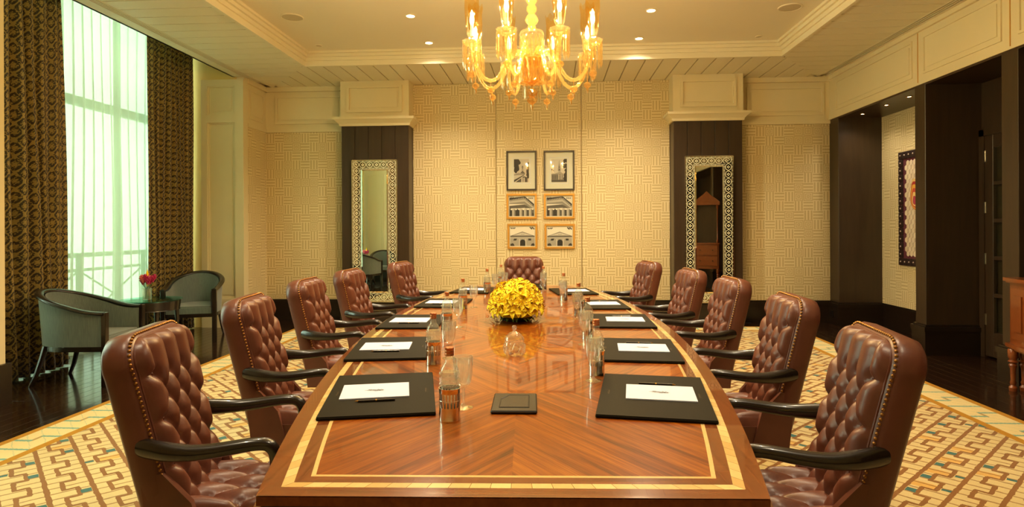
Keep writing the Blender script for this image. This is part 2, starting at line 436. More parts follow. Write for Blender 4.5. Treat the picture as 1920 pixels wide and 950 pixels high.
# ------------------------------------------------------------------ room dimensions
XL, XR, YB, HC, HF, HB = -4.43, 4.11, 9.32, 3.62, 2.95, 0.33
X2, XW, YN = 4.72, -5.60, -2.2          # niche back, window plane, near wall
TXL, TXR, TYB, TYN, HT = -3.30, 2.98, 8.08, -1.0, 3.79
PILF = 9.0
bk = lambda a, b, d: (a, YB - d, b)
rt = lambda a, b, d: (XR - d, a, b)
lf = lambda a, b, d: (XL + d, a, b)

def panel_mould(mp, a0, a1, b0, b1, parent, mat='cream', w=0.03, d=0.014):
    m = MB()
    for (p, q, r, t) in ((a0, a1, b0, b0 + w), (a0, a1, b1 - w, b1), (a0, a0 + w, b0 + w, b1 - w), (a1 - w, a1, b0 + w, b1 - w)):
        m.pb(mp, p, q, r, t, -0.005, d)
    g = w + 0.035
    if a1 - a0 > 0.35: m.pb(mp, a0 + g, a1 - g, b0 + g, b1 - g, -0.005, 0.008)
    return m.build('panel_moulding', mat, parent)
def baseboard(name, mp, a0, a1, parent=None, h=HB):
    m = MB(); m.pb(mp, a0, a1, 0, h - 0.07, 0, 0.022); m.pb(mp, a0, a1, h - 0.07, h - 0.02, 0, 0.03); m.pb(mp, a0, a1, h - 0.02, h, 0, 0.018)
    o = m.build(name, 'dark_base', parent)
    if not parent: st(o)
    return o

# --- floor: base, planks, rug
fl = st(MB().box(-6.4, 5.4, YN - .2, YB + .3, -0.12, -0.006).build('floor', 'under_black'))
def planks():
    PW = 0.112; pool = {}
    def plank(x, y0, y1, w):
        key = round(y1 - y0, 1)
        L = max(key, .2)
        if (L, w) not in pool: pool[(L, w)] = MB().box(-w / 2 + .0012, w / 2 - .0012, -L / 2 + .001, L / 2 - .001, -0.006, 0.0, 0.0012).mesh('plank', 'floor_wood', ang=0)
        link('plank', pool[(L, w)], fl, (x, y0 + L / 2, 0))
    def run(x0, x1, ya, yb):
        x = x0 + PW / 2
        while x < x1:
            y = ya - random.choice((0, .3, .6, .9))
            while y < yb - .15:
                L = random.choice((1.4, 1.7, 2.0)); y1 = min(y + L, yb); L = round(y1 - y, 1)
                if L >= .2: plank(x, y, y + L, PW)
                y += max(L, .2)
            x += PW
    run(-5.4, -3.42, 3.4, 9.3); run(3.16, 4.74, 3.4, 9.3); run(-3.42, 3.16, 8.55, 9.3)
planks()
RX0, RX1, RY0, RY1 = -3.62, 3.37, 0.2, 8.85
rug = tag(empty('area_rug', (0, 0, 0)), 'cream and brown patterned area rug with teal flecks under the conference table', 'rug')
e1, e2, e3 = 0.055, 0.30, 0.36
MB().box(RX0 + e3, RX1 - e3, RY0 + e3, RY1 - e3, 0, .013).build('field', 'rug_field', rug)
def ring(x0, x1, y0, y1, w, z1, name, mat, band=False):
    m = MB()
    for (a0, a1, b0, b1) in ((x0, x0 + w, y0, y1), (x1 - w, x1, y0, y1), (x0 + w, x1 - w, y0, y0 + w), (x0 + w, x1 - w, y1 - w, y1)):
        if not band: m.box(a0, a1, b0, b1, 0, z1)
        else:
            vert = (b1 - b0) > (a1 - a0); P = [(a0, b0, z1), (a1, b0, z1), (a1, b1, z1), (a0, b1, z1)]
            uv = [((p[0] - a0) / w, p[1]) if vert else ((p[1] - b0) / w, p[0]) for p in P]
            m.quad(P, uv)
    return m.build(name, mat, rug, ang=0)
ring(RX0, RX1, RY0, RY1, e1, .013, 'binding', 'rug_gold')
ring(RX0 + e1, RX1 - e1, RY0 + e1, RY1 - e1, e2 - e1, .0125, 'border_band', 'rug_band', True)
ring(RX0 + e2, RX1 - e2, RY0 + e2, RY1 - e2, e3 - e2, .0132, 'border_line', 'rug_gold')

# --- back wall
wb = st(MB().box(-4.75, 4.9, YB, YB + .2, 0, 4.0).build('wall_back', 'cream'))
PLX0, PLX1, PRX0, PRX1 = -3.117, -2.10, 1.784, 2.757
for (a0, a1, b0, b1, d) in ((-2.10, -.825, HB, HC, .035), (-.815, .464, HB, HC, .05), (.474, 1.784, HB, HC, .035), (XL, PLX0, HB, HF - .03, .02), (PRX1, XR, HB, HF - .02, .02)):
    MB().box(a0 + .002, a1 - .002, YB - d, YB, b0, b1, .012).build('fabric_panel', 'fabric_x', wb)
for (a0, a1, z0) in ((XL, PLX0, HF - .03), (PRX1, XR, HF - .02)):
    m = MB(); m.pb(bk, a0, a1, z0, z0 + .05, 0, .04); m.pb(bk, a0, a1, HC - .07, HC, 0, .05); m.build('frieze_rail', 'cream', wb)
    panel_mould(bk, a0 + .16, a1 - .08, z0 + .13, HC - .13, wb, w=.035, d=.026)
for (a0, a1) in ((XL, PLX0), (-2.10, 1.784), (PRX1, XR)): baseboard('baseboard', bk, a0, a1, wb)

def pillar(n, x0, x1):
    p = empty('trim_%d' % n, ((x0 + x1) / 2, PILF, 0)); st(p); w = (x1 - x0) / 2; dep = YB - PILF
    MB().box(-w + .012, w - .012, .012, dep, 0, HC).build('core', 'under_black', p)
    n_ = 5; bw = (2 * w) / n_; bd = None
    for i in range(n_):
        if bd is None: bd = MB().box(-bw / 2 + .002, bw / 2 - .002, 0, .02, HB, HF + .02, .004).build('board', 'dark_panel', p, (-w + bw * (i + .5), 0, 0)).data
        else: link('board', bd, p, (-w + bw * (i + .5), 0, 0))
    for sx in (-1, 1): MB().box(sx * w - .012 * (sx > 0), sx * w + .012 * (sx < 0), .02, dep, HB, HF + .02).build('side_board', 'dark_panel', p)
    m = MB(); m.box(-w - .022, w + .022, -.022, dep, 0, HB - .07); m.box(-w - .03, w + .03, -.03, dep, HB - .07, HB - .02); m.box(-w - .015, w + .015, -.015, dep, HB - .02, HB); m.build('plinth', 'dark_base', p)
    MB().box(-w - .01, w + .01, -.01, dep, HF + .02, HC).build('cream_block', 'cream', p)
    panel_mould(lambda a, b, d: (a, -.01 - d, b), -w + .09, w - .09, HF + .20, HC - .07, p, w=.04, d=.03)
    prof = [(0, HF), (.02, HF), (.03, HF + .035), (.07, HF + .075), (.085, HF + .09), (.10, HF + .09), (.10, HF + .125), (.0, HF + .125)]
    m = MB()
    for k in range(len(prof) - 1):
        (d0, z0), (d1, z1) = prof[k], prof[k + 1]
        c0 = [(-w - d0, dep), (-w - d0, -d0), (w + d0, -d0), (w + d0, dep)]; c1 = [(-w - d1, dep), (-w - d1, -d1), (w + d1, -d1), (w + d1, dep)]
        for j in range(3): m.quad([(*c0[j], z0), (*c0[j + 1], z0), (*c1[j + 1], z1), (*c1[j], z1)])
    m.quad([(-w, dep, HF), (-w, 0, HF), (w, 0, HF), (w, dep, HF)])
    m.build('crown', 'cream', p, ang=20)
    return p
pillar(1, PLX0, PLX1); pillar(2, PRX0, PRX1)

# --- left wall: wallpapered return, panelled end column, window recess, near pier
YC = 8.61
wl = empty('wall_left', (0, 0, 0)); st(wl)
MB().box(XW - .2, XL, YC, YB + .2, 0, 4.3).build('end_pier', 'cream', wl)
MB().box(XL, XL + .015, YC + .12, YB, HB, HF - .03).build('fabric_panel', 'fabric_y', wl)
m = MB(); m.pb(lf, YC + .1, YB, HF - .03, HF + .02, 0, .03); m.pb(lf, YC + .1, YB, HC - .07, HC, 0, .04); m.pb(lf, YC, YC + .1, HB, HC, 0, .02); m.build('frieze_rail', 'cream', wl)
panel_mould(lf, YC + .16, YB - .08, HF + .10, HC - .13, wl)
baseboard('baseboard', lf, YC, YB, wl)
ce = lambda a, b, d: (a, YC - d, b)
m = MB(); A0, A1 = -5.04, XL + .02
m.pb(ce, A0, A0 + .09, 0, HC - .04, 0, .035); m.pb(ce, A1 - .13, A1, 0, HC - .04, 0, .035)
for (b0, b1) in ((0, .42), (3.07 - .11, 3.07), (HC - .13, HC - .04)): m.pb(ce, A0 + .09, A1 - .13, b0, b1, 0, .035)
m.build('panel_stiles', 'cream', wl)
for (b0, b1) in ((.42, 2.96), (3.07, HC - .13)): panel_mould(ce, A0 + .09, A1 - .13, b0, b1, wl, w=.02, d=.018)
MB().box(XW, A0, YC - .01, YC, 0, 4.3).build('gold_return', 'gold_wall', wl)
MB().box(A0, XL - .1, YC - .01, YC, HC - .04, 4.3).build('gold_return', 'gold_wall', wl)
baseboard('baseboard', ce, -5.04, XL + .02, wl)
NP0, NP1, NB = 4.05, 4.72, 1.45
MB().box(XW - .2, XL, NP0, NP1, 0, 4.3).build('pier', 'cream', wl); m = MB(); m.pb(lf, NP0 - .0, NP1, 0, HB, 0, .03); m.box(-5.0, XL + .03, NP1, NP1 + .03, 0, HB); m.build('baseboard', 'dark_base', wl)
MB().box(XW - .2, XL, YN - .2, NB, 0, 4.3).build('pier', 'cream', wl); baseboard('baseboard', lf, YN, NB, wl)
nf = lambda a, b, d: (a, NB + d, b)
for (b0, b1) in ((.42, 2.9), (3.05, HC - .15)): panel_mould(nf, -4.98, XL - .1, b0, b1, wl, w=.03, d=.02)
MB().box(XW, -5.08, NB, NB + .01, 0, 4.3).build('gold_return', 'gold_wall', wl); baseboard('baseboard', nf, -5.04, XL + .02, wl)
MB().box(XW - .2, XW, NB, NP0, 0, .25).build('sill_wall', 'cream', wl); MB().box(XW - .2, XW, NP1, YC, 0, .08).build('sill_wall', 'cream', wl)
MB().box(XW - .2, -4.55, YN, YC, 4.3, 4.4).build('pocket_ceiling', 'plaster', wl)

def window(n, y0, y1, z0):
    w = empty('window_%d' % n, (XW, (y0 + y1) / 2, 0)); st(w); h = (y1 - y0) / 2; t = .05
    m = MB(); m.box(-.06, .02, -h, -h + t, z0, 4.3); m.box(-.06, .02, h - t, h, z0, 4.3); m.box(-.06, .02, -h, h, z0, z0 + t); m.box(-.06, .02, -h, h, 4.25, 4.3); m.build('window_frame', 'window_frame', w)
    MB().box(-.06, .03, -h, h, 2.90, 3.0).build('transom', 'window_frame', w)
    n_ = 4; ys = [-h + (2 * h) * i / n_ for i in range(n_ + 1)]
    for y in ys[1:-1]: MB().box(-.05, .015, y - .025, y + .025, z0, 4.3).build('mullion', 'window_frame', w)
    for i in range(n_):
        for (a, b) in ((z0 + t, 2.9), (3.0, 4.25)): MB().box(-.025, -.02, ys[i] + .025, ys[i + 1] - .025, a, b).build('pane', 'pane', w)
window(1, NP1, YC, .08); window(2, NB, NP0, .25)
bal = empty('balcony_railing', (-6.3, 6.0, 0)); tag(bal, 'grey criss-cross balcony railing seen through the sheer curtain', 'railing')
MB().box(-.02, .02, -6, 3.2, 1.05, 1.11).build('top_rail', 'rail_outside', bal); MB().box(-.015, .015, -6, 3.2, .86, .90).build('rail', 'rail_outside', bal); MB().box(-.015, .015, -6, 3.2, .12, .16).build('bottom_rail', 'rail_outside', bal)
for i in range(8):
    y = -6 + i * 1.3; MB().box(-.025, .025, y, y + .05, 0, 1.05).build('post', 'rail_outside', bal)
    if i < 7: MB().tube([(0, y + .05, .16), (0, y + 1.3, .86)], .014, 6).tube([(0, y + .05, .86), (0, y + 1.3, .16)], .014, 6).build('cross_bars', 'rail_outside', bal)
st(MB().box(-7.2, XW - .2, -3, 9.6, -.2, 0).build('trim_3', 'balcony'))

# --- right wall: frieze, dark columns, niches, door
wr = empty('wall_right', (0, 0, 0)); st(wr)
MB().box(XR, X2 + .25, YN, YB + .2, HF + .035, HC + .3).build('frieze', 'cream', wr)
m = MB(); m.pb(rt, YN, YB, HF + .035, HF + .06, 0, .012); m.pb(rt, YN, YB, HC - .05, HC, 0, .03); m.build('frieze_rail', 'cream', wr)
yy = [9.2, 7.13, 5.75, 4.3, 2.8, 1.3, -.2]
for i in range(6):
    panel_mould(rt, yy[i + 1] + .10, yy[i] - .10, HF + .14, HC - .11, wr, w=.025); MB().pb(rt, yy[i + 1] - .004, yy[i + 1] + .004, HF + .06, HC - .05, -.01, .006).build('joint', 'frame_gold', wr)
MB().box(X2, X2 + .2, YN, YB, 0, HF + .1).build('niche_back', 'dark_panel', wr)
MB().box(XR, X2, YN, YB, HF + .015, HF + .035).build('niche_soffit', 'dark_panel', wr)
MB().box(X2 - .015, X2, 7.2, 9.03, HB, HF + .015).build('fabric_panel', 'fabric_y', wr)
cols = [(9.03, YB), (7.0, 7.19), (5.66, 5.86), (1.9, 2.1), (YN, YN + .3)]
for (y0, y1) in cols:
    MB().box(XR - .002, X2, y0, y1, HB, HF + .035, .003).build('column', 'dark_panel', wr)
    m = MB(); m.box(XR - .03, X2, y0 - .03, y1 + (.03 if y1 < YB else 0), 0, HB - .07); m.box(XR - .04, X2, y0 - .04, y1 + (.04 if y1 < YB else 0), HB - .07, HB - .02); m.box(XR - .02, X2, y0 - .02, y1 + (.02 if y1 < YB else 0), HB - .02, HB); m.build('plinth', 'dark_base', wr)
nb = lambda a, b, d: (X2 - d, a, b)
for (a0, a1) in ((7.22, 9.0), (2.1, 5.66)): baseboard('baseboard', nb, a0, a1, wr)
MB().box(X2 - .02, X2, 5.86, 7.0, 2.45, HF + .02).build('overdoor_panel', 'dark_panel', wr)
o = MB().box(XR - .045, XR - .03, 9.15, 9.22, .10, .20, .003).build('outlet', 'outlet', wr)
dr = empty('door_1', (X2, 6.45, 0)); st(dr)
for (a, b, c, d) in ((-.46, -.34, .02, 2.38), (.34, .46, .02, 2.38), (-.34, .34, .02, .28), (-.34, .34, 2.26, 2.38)): MB().box(-.05, -.01, a, b, c, d, .003).build('door_frame_rail', 'dark_panel', dr)
for i in range(5):
    z0 = .28 + i * .396
    for (a, b) in ((-.34, -.01), (.01, .34)): MB().box(-.035, -.03, a, b, z0 + .02, z0 + .376).build('pane', 'pane', dr)
    MB().box(-.045, -.015, -.34, .34, z0 + .376, z0 + .416, .003).build('glazing_bar', 'dark_panel', dr)
MB().box(-.045, -.015, -.02, .02, .28, 2.26).build('glazing_bar', 'dark_panel', dr)
for z in (.35, 1.0, 1.55, 2.1): MB().box(-.06, -.045, .44, .465, z, z + .12, .002).build('hinge', 'chrome_hinge', dr)
m = MB(); m.box(-.06, .0, .46, .54, 0, 2.45); m.box(-.06, 0, -.54, -.46, 0, 2.45); m.box(-.06, 0, -.54, .54, 2.38, 2.45); m.build('door_casing', 'dark_panel', dr)

# --- near wall (behind the camera)
wn = st(MB().box(-5.8, 5.2, YN - .2, YN, 0, 4.3).build('wall_near', 'cream'))
nw = lambda a, b, d: (a, YN + d, b)
for i in range(4): MB().box(-4.2 + i * 2.1, -4.2 + i * 2.1 + 2.06, YN, YN + .03, HB, HC, .01).build('fabric_panel', 'fabric_x', wn)
baseboard('baseboard', nw, XL, XR, wn)

# --- ceiling: soffit planks round a raised tray
cl = empty('ceiling', (0, 0, 0)); st(cl)
MB().box(TXL - .02, TXR + .02, TYN - .02, TYB + .02, HT, HT + .1).build('tray_ceiling', 'plaster', cl)
m = MB(); t = .035
m.box(-4.56, TXL, YN, YB, HC + t, HC + .3); m.box(TXR, XR + .1, YN, YB, HC + t, HC + .3); m.box(TXL, TXR, TYB, YB, HC + t, HC + .3); m.box(TXL, TXR, YN, TYN, HC + t, HC + .3)
m.build('soffit_backing', 'soffit', cl)
MB().box(-4.58, -4.55, YN, YC, HC, 4.3).build('pocket_fascia', 'cream', cl)
MB().box(-4.58, -4.428, YN, YB, HC, HC + t).build('edge_strip', 'soffit', cl); MB().box(4.05, XR + .05, YN, YB, HC, HC + t).build('edge_strip', 'soffit', cl)
PWC, g = .228, .0075
LE, RE = -4.32, 3.93
def xl_at(y): return TXL if y <= TYB else TXL + (LE - TXL) * (y - TYB) / (YB - TYB)
def xr_at(y): return TXR if y <= TYB else TXR + (RE - TXR) * (y - TYB) / (YB - TYB)
y = YB
while y > 2.0:
    a, b = y - PWC + g, y - g
    MB().prism([(LE, a), (xl_at(a), a), (xl_at(b), b), (LE, b)], HC, HC + t).build('ceiling_plank', 'soffit', cl, ang=0)
    MB().prism([(xr_at(a), a), (RE, a), (RE, b), (xr_at(b), b)], HC, HC + t).build('ceiling_plank', 'soffit', cl, ang=0)
    y -= PWC
MB().box(LE, TXL, YN, y, HC, HC + t).build('plain_soffit', 'soffit', cl); MB().box(TXR, RE, YN, y, HC, HC + t).build('plain_soffit', 'soffit', cl); MB().box(TXL, TXR, YN, TYN, HC, HC + t).build('plain_soffit', 'soffit', cl)
def yd(x):
    if x < TXL: return TYB + (x - TXL) / (LE - TXL) * (YB - TYB)
    if x > TXR: return TYB + (x - TXR) / (RE - TXR) * (YB - TYB)
    return TYB
x = TXL - math.floor((TXL - LE) / PWC) * PWC
while x < RE - .05:
    a, b = x + g, x + PWC - g
    ya, yb_ = yd(a), min(yd(b), YB - .001)
    if ya < YB - .02 and yb_ < YB: MB().prism([(a, ya), (b, yb_), (b, YB), (a, YB)], HC, HC + t).build('ceiling_plank', 'soffit', cl, ang=0)
    x += PWC
# tray lip and crown
def frame_ring(name, d0, d1, z0, z1, mat='soffit'):
    m = MB()
    o_ = (TXL + d0, TXR - d0, TYN + d0, TYB - d0); i_ = (TXL + d1, TXR - d1, TYN + d1, TYB - d1)
    m.box(o_[0], i_[0], o_[2], o_[3], z0, z1); m.box(i_[1], o_[1], o_[2], o_[3], z0, z1); m.box(i_[0], i_[1], i_[3], o_[3], z0, z1); m.box(i_[0], i_[1], o_[2], i_[2], z0, z1)
    return m.build(name, mat, cl)
frame_ring('tray_lip', -.03, .008, HC - .014, HC + .06); frame_ring('tray_lip', .004, .03, HC + .055, HT); frame_ring('tray_crown', .03, .06, HC + .10, HT); frame_ring('tray_crown', .06, .09, HC + .14, HT)

# ------------------------------------------------------------------ ceiling fittings
def downlight(x, y, z, label, group, watts, r=.045, lit=True):
    d = empty('downlight', (x, y, z)); tag(d, label, 'downlight', group)
    MB().lathe([(r * 1.35, 0), (r * 1.35, -.006), (r * 1.05, -.008), (r, -.002), (r * .95, .0)], 24).build('trim_ring', 'plaster' if r > .04 else 'brass', d)
    MB().lathe([(r * .98, -.0015), (0, -.0015)], 20).build('lens', 'lens', d)
    L = bpy.data.lights.new('downlight_lamp', 'SPOT'); L.energy = watts; L.color = (1, .83, .57); L.spot_size = 2.45; L.spot_blend = 1.0; L.shadow_soft_size = .05
    lo = bpy.data.objects.new('lamp', L); COL.objects.link(lo); lo.parent = d; lo.location = (0, 0, -.03)
    return d
for (x, y, s) in ((-1.55, 6.77, 'left of the chandelier, nearer of the left pair'), (-1.54, 7.76, 'left of the chandelier, farther of the left pair'), (1.11, 6.80, 'right of the chandelier, nearer of the right pair'), (1.12, 7.79, 'right of the chandelier, farther of the right pair')):
    downlight(x, y, HT, 'small tray ceiling downlight ' + s, 'tray ceiling downlights', DOWN_W)
for y in (5.0, 3.2, 1.4):
    for x in (-1.55, 1.11): downlight(x, y, HT, 'small round downlight above the table outside the view', 'downlights over the near table', DOWN_W * .55)
for k, y in enumerate((8.72, 8.12, 7.62)):
    downlight(4.29, y, HF + .015, ('farthest', 'middle', 'nearest')[k] + ' of three small downlights in the dark niche soffit', 'niche downlights', 6, .028)
def disc(name, x, y, r, label, cat, mat='plaster'):
    d = empty(name, (x, y, HT)); tag(d, label, cat)
    MB().lathe([(r, 0), (r, -.006), (r * .93, -.01), (r * .9, -.006)], 32).build('rim', mat, d); MB().lathe([(r * .9, -.007), (r * .3, -.012), (r * .1, -.013), (0, -.014)], 32).build('grille', 'speaker_grille', d); return d
disc('ceiling_speaker', -3.0 + .12, 6.71, .125, 'round white ceiling speaker on the window side of the tray', 'speaker')
disc('ceiling_speaker', 2.60, 6.82, .125, 'round white ceiling speaker on the dark column side of the tray', 'speaker')
disc('sprinkler_plate', -2.98, 7.76, .04, 'tiny round sprinkler cover at the left back corner of tray', 'sprinkler')
disc('sprinkler_plate', 2.60, 7.82, .04, 'tiny round sprinkler cover at the right back corner of tray', 'sprinkler')
def diffuser(x0, x1, y0, y1, label):
    d = empty('air_diffuser', ((x0 + x1) / 2, y0, HC)); tag(d, label, 'air vent'); w = (x1 - x0) / 2; L = y1 - y0
    MB().box(-w, w, 0, L, .012, .02).build('dark_slot', 'slot_dark', d)
    for i in range(4):
        a = -w + i * (2 * w - .012) / 3; MB().box(a, a + .012, 0, L, -.003, .014).build('blade', 'soffit', d)
    MB().box(-w, w, L - .012, L, -.003, .014).build('end_cap', 'soffit', d)
diffuser(-4.425, -4.325, -1.5, 8.95, 'long white linear air diffuser in the soffit beside the curtains'); diffuser(3.93, 4.05, -1.5, 9.05, 'long linear air diffuser in the soffit along the dark columns')

# ------------------------------------------------------------------ curtains
def cloth(name, mat, x, y0, y1, z1, folds, amp, label, parent=None, uvk=1.5, z0=.015, gather=0.0, cat='curtain', seed=1, lean=0.0):
    rnd = random.Random(seed); ph = [rnd.uniform(0, 6.28) for _ in range(6)]
    n = folds * 10
    def fn(u, v):
        z = z0 + (z1 - z0) * v; y = y0 + (y1 - y0) * u
        w = math.sin(u * folds * 2 * PI + ph[0] + .5 * math.sin(u * 9 + ph[1]))
        a = amp * (.75 + .25 * math.sin(u * 5 + ph[2])) * (1 - .25 * v)
        wob = .012 * math.sin(v * 5 + u * 11 + ph[3])
        yc = (y0 + y1) / 2; yy_ = yc + (y - yc) * (1 + gather * (v - .5)) + lean * v
        s = abs(w) ** .7 * (1 if w > 0 else -1)
        return (x + s * a + wob, yy_ + wob * .6, z)
    L = (y1 - y0) * uvk
    m = MB().grid(fn, n, 14, uvf=lambda u, v: (u * L, v * (z1 - z0)))
    o = m.build(name, mat, parent, ang=80)
    if mat != 'sheer':
        md = o.modifiers.new('thick', 'SOLIDIFY'); md.thickness = .006
    if label: tag(o, label, cat)
    return o
cloth('curtain', 'damask', -5.02, 5.22, 6.10, 4.25, 6, .075, 'gold and brown damask curtain, nearer to the viewer, left of the tub chairs', seed=2, uvk=1.8, lean=-.10)
cloth('curtain', 'damask', -5.16, 7.60, 8.56, 4.25, 9, .065, 'gold and brown damask curtain beside the cream panelled pier', seed=5, uvk=1.9, gather=-.08)
cloth('curtain', 'damask', -5.10, 1.55, 2.35, 4.25, 7, .06, 'gold and brown damask curtain seen only in the mirror nearer the window', seed=15, uvk=1.8)
cloth('sheer_curtain', 'sheer', -5.36, 5.0, 8.45, 4.25, 22, .06, 'translucent pale sheer curtain hanging across the tall window', seed=9)
cloth('sheer_curtain', 'sheer', -5.36, 1.5, 2.0, 4.25, 8, .05, 'gathered sheer curtain beside the window seen only in the mirror', seed=11)

# ------------------------------------------------------------------ conference table
TZ, TL, TC, TRZ = 0.76, 5.66, (-0.205, 4.29), 0.0378
def tw(lx, ly, z=TZ):     # table-local to world
    c, s_ = math.cos(TRZ), math.sin(TRZ); return (TC[0] + lx * c - ly * s_, TC[1] + lx * s_ + ly * c, z)
def hw(y): t = 2 * y / TL; return 0.615 + 0.35 * (1 - t * t)
def sidept(t, ins):       # t -1..1 along the right side
    y = t * (TL / 2 - ins); return (hw(y) - ins * 1.02, y)
def outline(ins, n=36):
    R = [sidept(-1 + 2 * k / n, ins) for k in range(n + 1)]; return R + [(-x, y) for x, y in R[::-1]]
tb = tag(empty('conference_table', (TC[0], TC[1], 0), TRZ), 'long boat-shaped polished wooden conference table with pale inlaid border', 'table')
MB().prism(outline(.0), .735, TZ - .0025).build('top_slab', 'table_edge', tb, ang=30)
MB().prism(outline(.012), .722, .735).build('edge_groove', 'under_black', tb, ang=30)
MB().prism(outline(-.012), .675, .722).build('edge_band', 'table_edge', tb, ang=30)
MB().prism(outline(.05), .655, .675).build('lower_band', 'table_edge', tb, ang=30)
def strip(a, b, t0, t1, sx, n):
    m = MB(); p = [(sidept(t0 + (t1 - t0) * k / n, a), sidept(t0 + (t1 - t0) * k / n, b)) for k in range(n + 1)]
    for k in range(n):
        q = [p[k][0], p[k + 1][0], p[k + 1][1], p[k][1]]
        if sx > 0: pass
        else: q = [(-x, y) for x, y in q][::-1]
        m.quad([(x, y, TZ) for x, y in q], [(y, abs(x)) for x, y in q])
    return m
def endstrip(a, b, sy, x0f=-1, x1f=1):
    pa, pb_ = sidept(sy, a), sidept(sy, b)
    q = [(x0f * pa[0], pa[1]), (x1f * pa[0], pa[1]), (x1f * pb_[0], pb_[1]), (x0f * pb_[0], pb_[1])]
    if sy > 0: q = q[::-1]
    return MB().quad([(x, y, TZ) for x, y in q], [(x, y) for x, y in q])
I1, I2, I3, I4 = .052, .080, .118, .130
for (a, b) in ((0, I1), (I2, I3)):
    for sx in (1, -1): strip(a, b, -1, 1, sx, 36).build('border_wood', 'table_frame', tb, ang=0)
    for sy in (1, -1): endstrip(a, b, sy).build('border_wood', 'table_frame', tb, ang=0)
NS, NE = 104, 22
for sx in (1, -1):
    for k in range(NS): strip(I1, I2, -1 + 2 * k / NS + .0002, -1 + 2 * (k + 1) / NS - .0002, sx, 1).build('inlay_tile', 'inlay', tb, ang=0)
    strip(I3, I4, -1, 1, sx, 40).build('inlay_line', 'inlay', tb, ang=0)
for sy in (1, -1):
    for k in range(NE): endstrip(I1, I2, sy, -1 + 2 * k / NE + .001, -1 + 2 * (k + 1) / NE - .001).build('inlay_tile', 'inlay', tb, ang=0)
    endstrip(I3, I4, sy).build('inlay_line', 'inlay', tb, ang=0)
cuts = [-1 + I4 * 0, -.70, -.455, -.235, 0.0, .235, .455, .70, 1.0]
for k in range(8):
    for sx in (1, -1):
        t0, t1 = cuts[k], cuts[k + 1]; n = 8; m = MB(); dirn = (1 if k % 2 == 0 else -1) * (-sx)
        gx, gy = .56 * dirn, .83
        for j in range(n):
            ta, tb_ = t0 + (t1 - t0) * j / n, t0 + (t1 - t0) * (j + 1) / n
            a, b = sidept(ta, I4), sidept(tb_, I4); q = [(0, a[1]), a, b, (0, b[1])]
            if sx < 0: q = [(-x, y) for x, y in q][::-1]
            m.quad([(x, y, TZ) for x, y in q], [(x * gx + y * gy, x * gy - y * gx) for x, y in q])
        m.build('veneer_leaf', 'veneer', tb, ang=0)
for y in (-1.75, 0, 1.75):
    m = MB(); m.box(-.38, .38, y - .38, y + .38, .06, .66, .01); m.box(-.43, .43, y - .43, y + .43, .0135, .09, .01); m.box(-.42, .42, y - .42, y + .42, .60, .66, .01); m.build('pedestal', 'table_edge', tb)

# ------------------------------------------------------------------ tufted leather chair
def seg_d(px, py, s):
    ax, ay, bx, by = s; dx, dy = bx - ax, by - ay; L = dx * dx + dy * dy
    t = 0 if L == 0 else max(0, min(1, ((px - ax) * dx + (py - ay) * dy) / L)); return math.hypot(px - ax - t * dx, py - ay - t * dy)
def tuft_layout(W, s0, s1, rows, dx, top_edge, bot_edge):
    """rows alternate 4 / 3 buttons; returns buttons and fold segments"""
    B, S, R = [], [], []
    for r in range(rows):
        y = s1 - (s1 - s0) * r / (rows - 1); k = 4 if r % 2 == 0 else 3
        R.append([((i - (k - 1) / 2) * dx, y) for i in range(k)]); B += R[-1]
    for r in range(rows - 1):
        for (x, y) in R[r]:
            for (x2, y2) in R[r + 1]:
                if abs(abs(x - x2) - dx / 2) < 1e-4: S.append((x, y, x2, y2))
    for (x, y) in R[0]: S.append((x, y, x * 1.02, top_edge))
    for (x, y) in R[-1]: S.append((x, y, x, bot_edge))
    for r in range(rows):
        x, y = R[r][0]
        if r % 2 == 0: S.append((x, y, -W, y)); S.append((-x, y, W, y))
    return B, S
def puff(x, y, B, S, A, Rr):
    d = min(seg_d(x, y, s) for s in S); h = A * (1 - (1 - min(d / Rr, 1)) ** 2.2)
    for (bx, by) in B:
        q = (x - bx) ** 2 + (y - by) ** 2
        if q < .004: h -= .016 * math.exp(-q / .00035)
    return h
LEAN = math.radians(13); BP = Vector((0, -.225, .40)); BU = Vector((0, -math.sin(LEAN), math.cos(LEAN))); BN = Vector((0, math.cos(LEAN), math.sin(LEAN)))
def bpt(a, s_, d): return BP + Vector((a, 0, 0)) + BU * s_ + BN * d
BH = .648
def bw_(s_, off=0.0, r=.085):
    W = .200 + .026 * (s_ / BH) + off; H = BH + off
    if s_ <= H - r: return W
    return W - r + math.sqrt(max(0, r * r - (s_ - (H - r)) ** 2))
def hemi(m, p, n, r):
    n = Vector(n).normalized(); t = n.orthogonal().normalized(); b = n.cross(t); i = len(m.v); p = Vector(p)
    for (rr, hh) in ((1, 0), (.72, .62)):
        for j in range(6): a = j * PI / 3; m.v.append(tuple(p + (t * math.cos(a) + b * math.sin(a)) * r * rr + n * r * hh))
    m.v.append(tuple(p + n * r * .95))
    for j in range(6):
        k = (j + 1) % 6
        for f in ((i + j, i + k, i + 6 + k, i + 6 + j), (i + 6 + j, i + 6 + k, i + 12)): m.f.append(f); m.uv.append(None); m.col.append(None)
def back_outline(off, n_side=26, n_arc=10, r=.085):
    pts = []; H = BH + off
    for k in range(n_side): s_ = (H - r) * k / n_side; pts.append((bw_(s_, off), s_))
    Wt = .200 + .026 + off
    for k in range(n_arc + 1): t = PI / 2 * k / n_arc; pts.append((Wt - r + r * math.cos(t), H - r + r * math.sin(t)))
    return pts + [(-x, s_) for x, s_ in pts[::-1]]
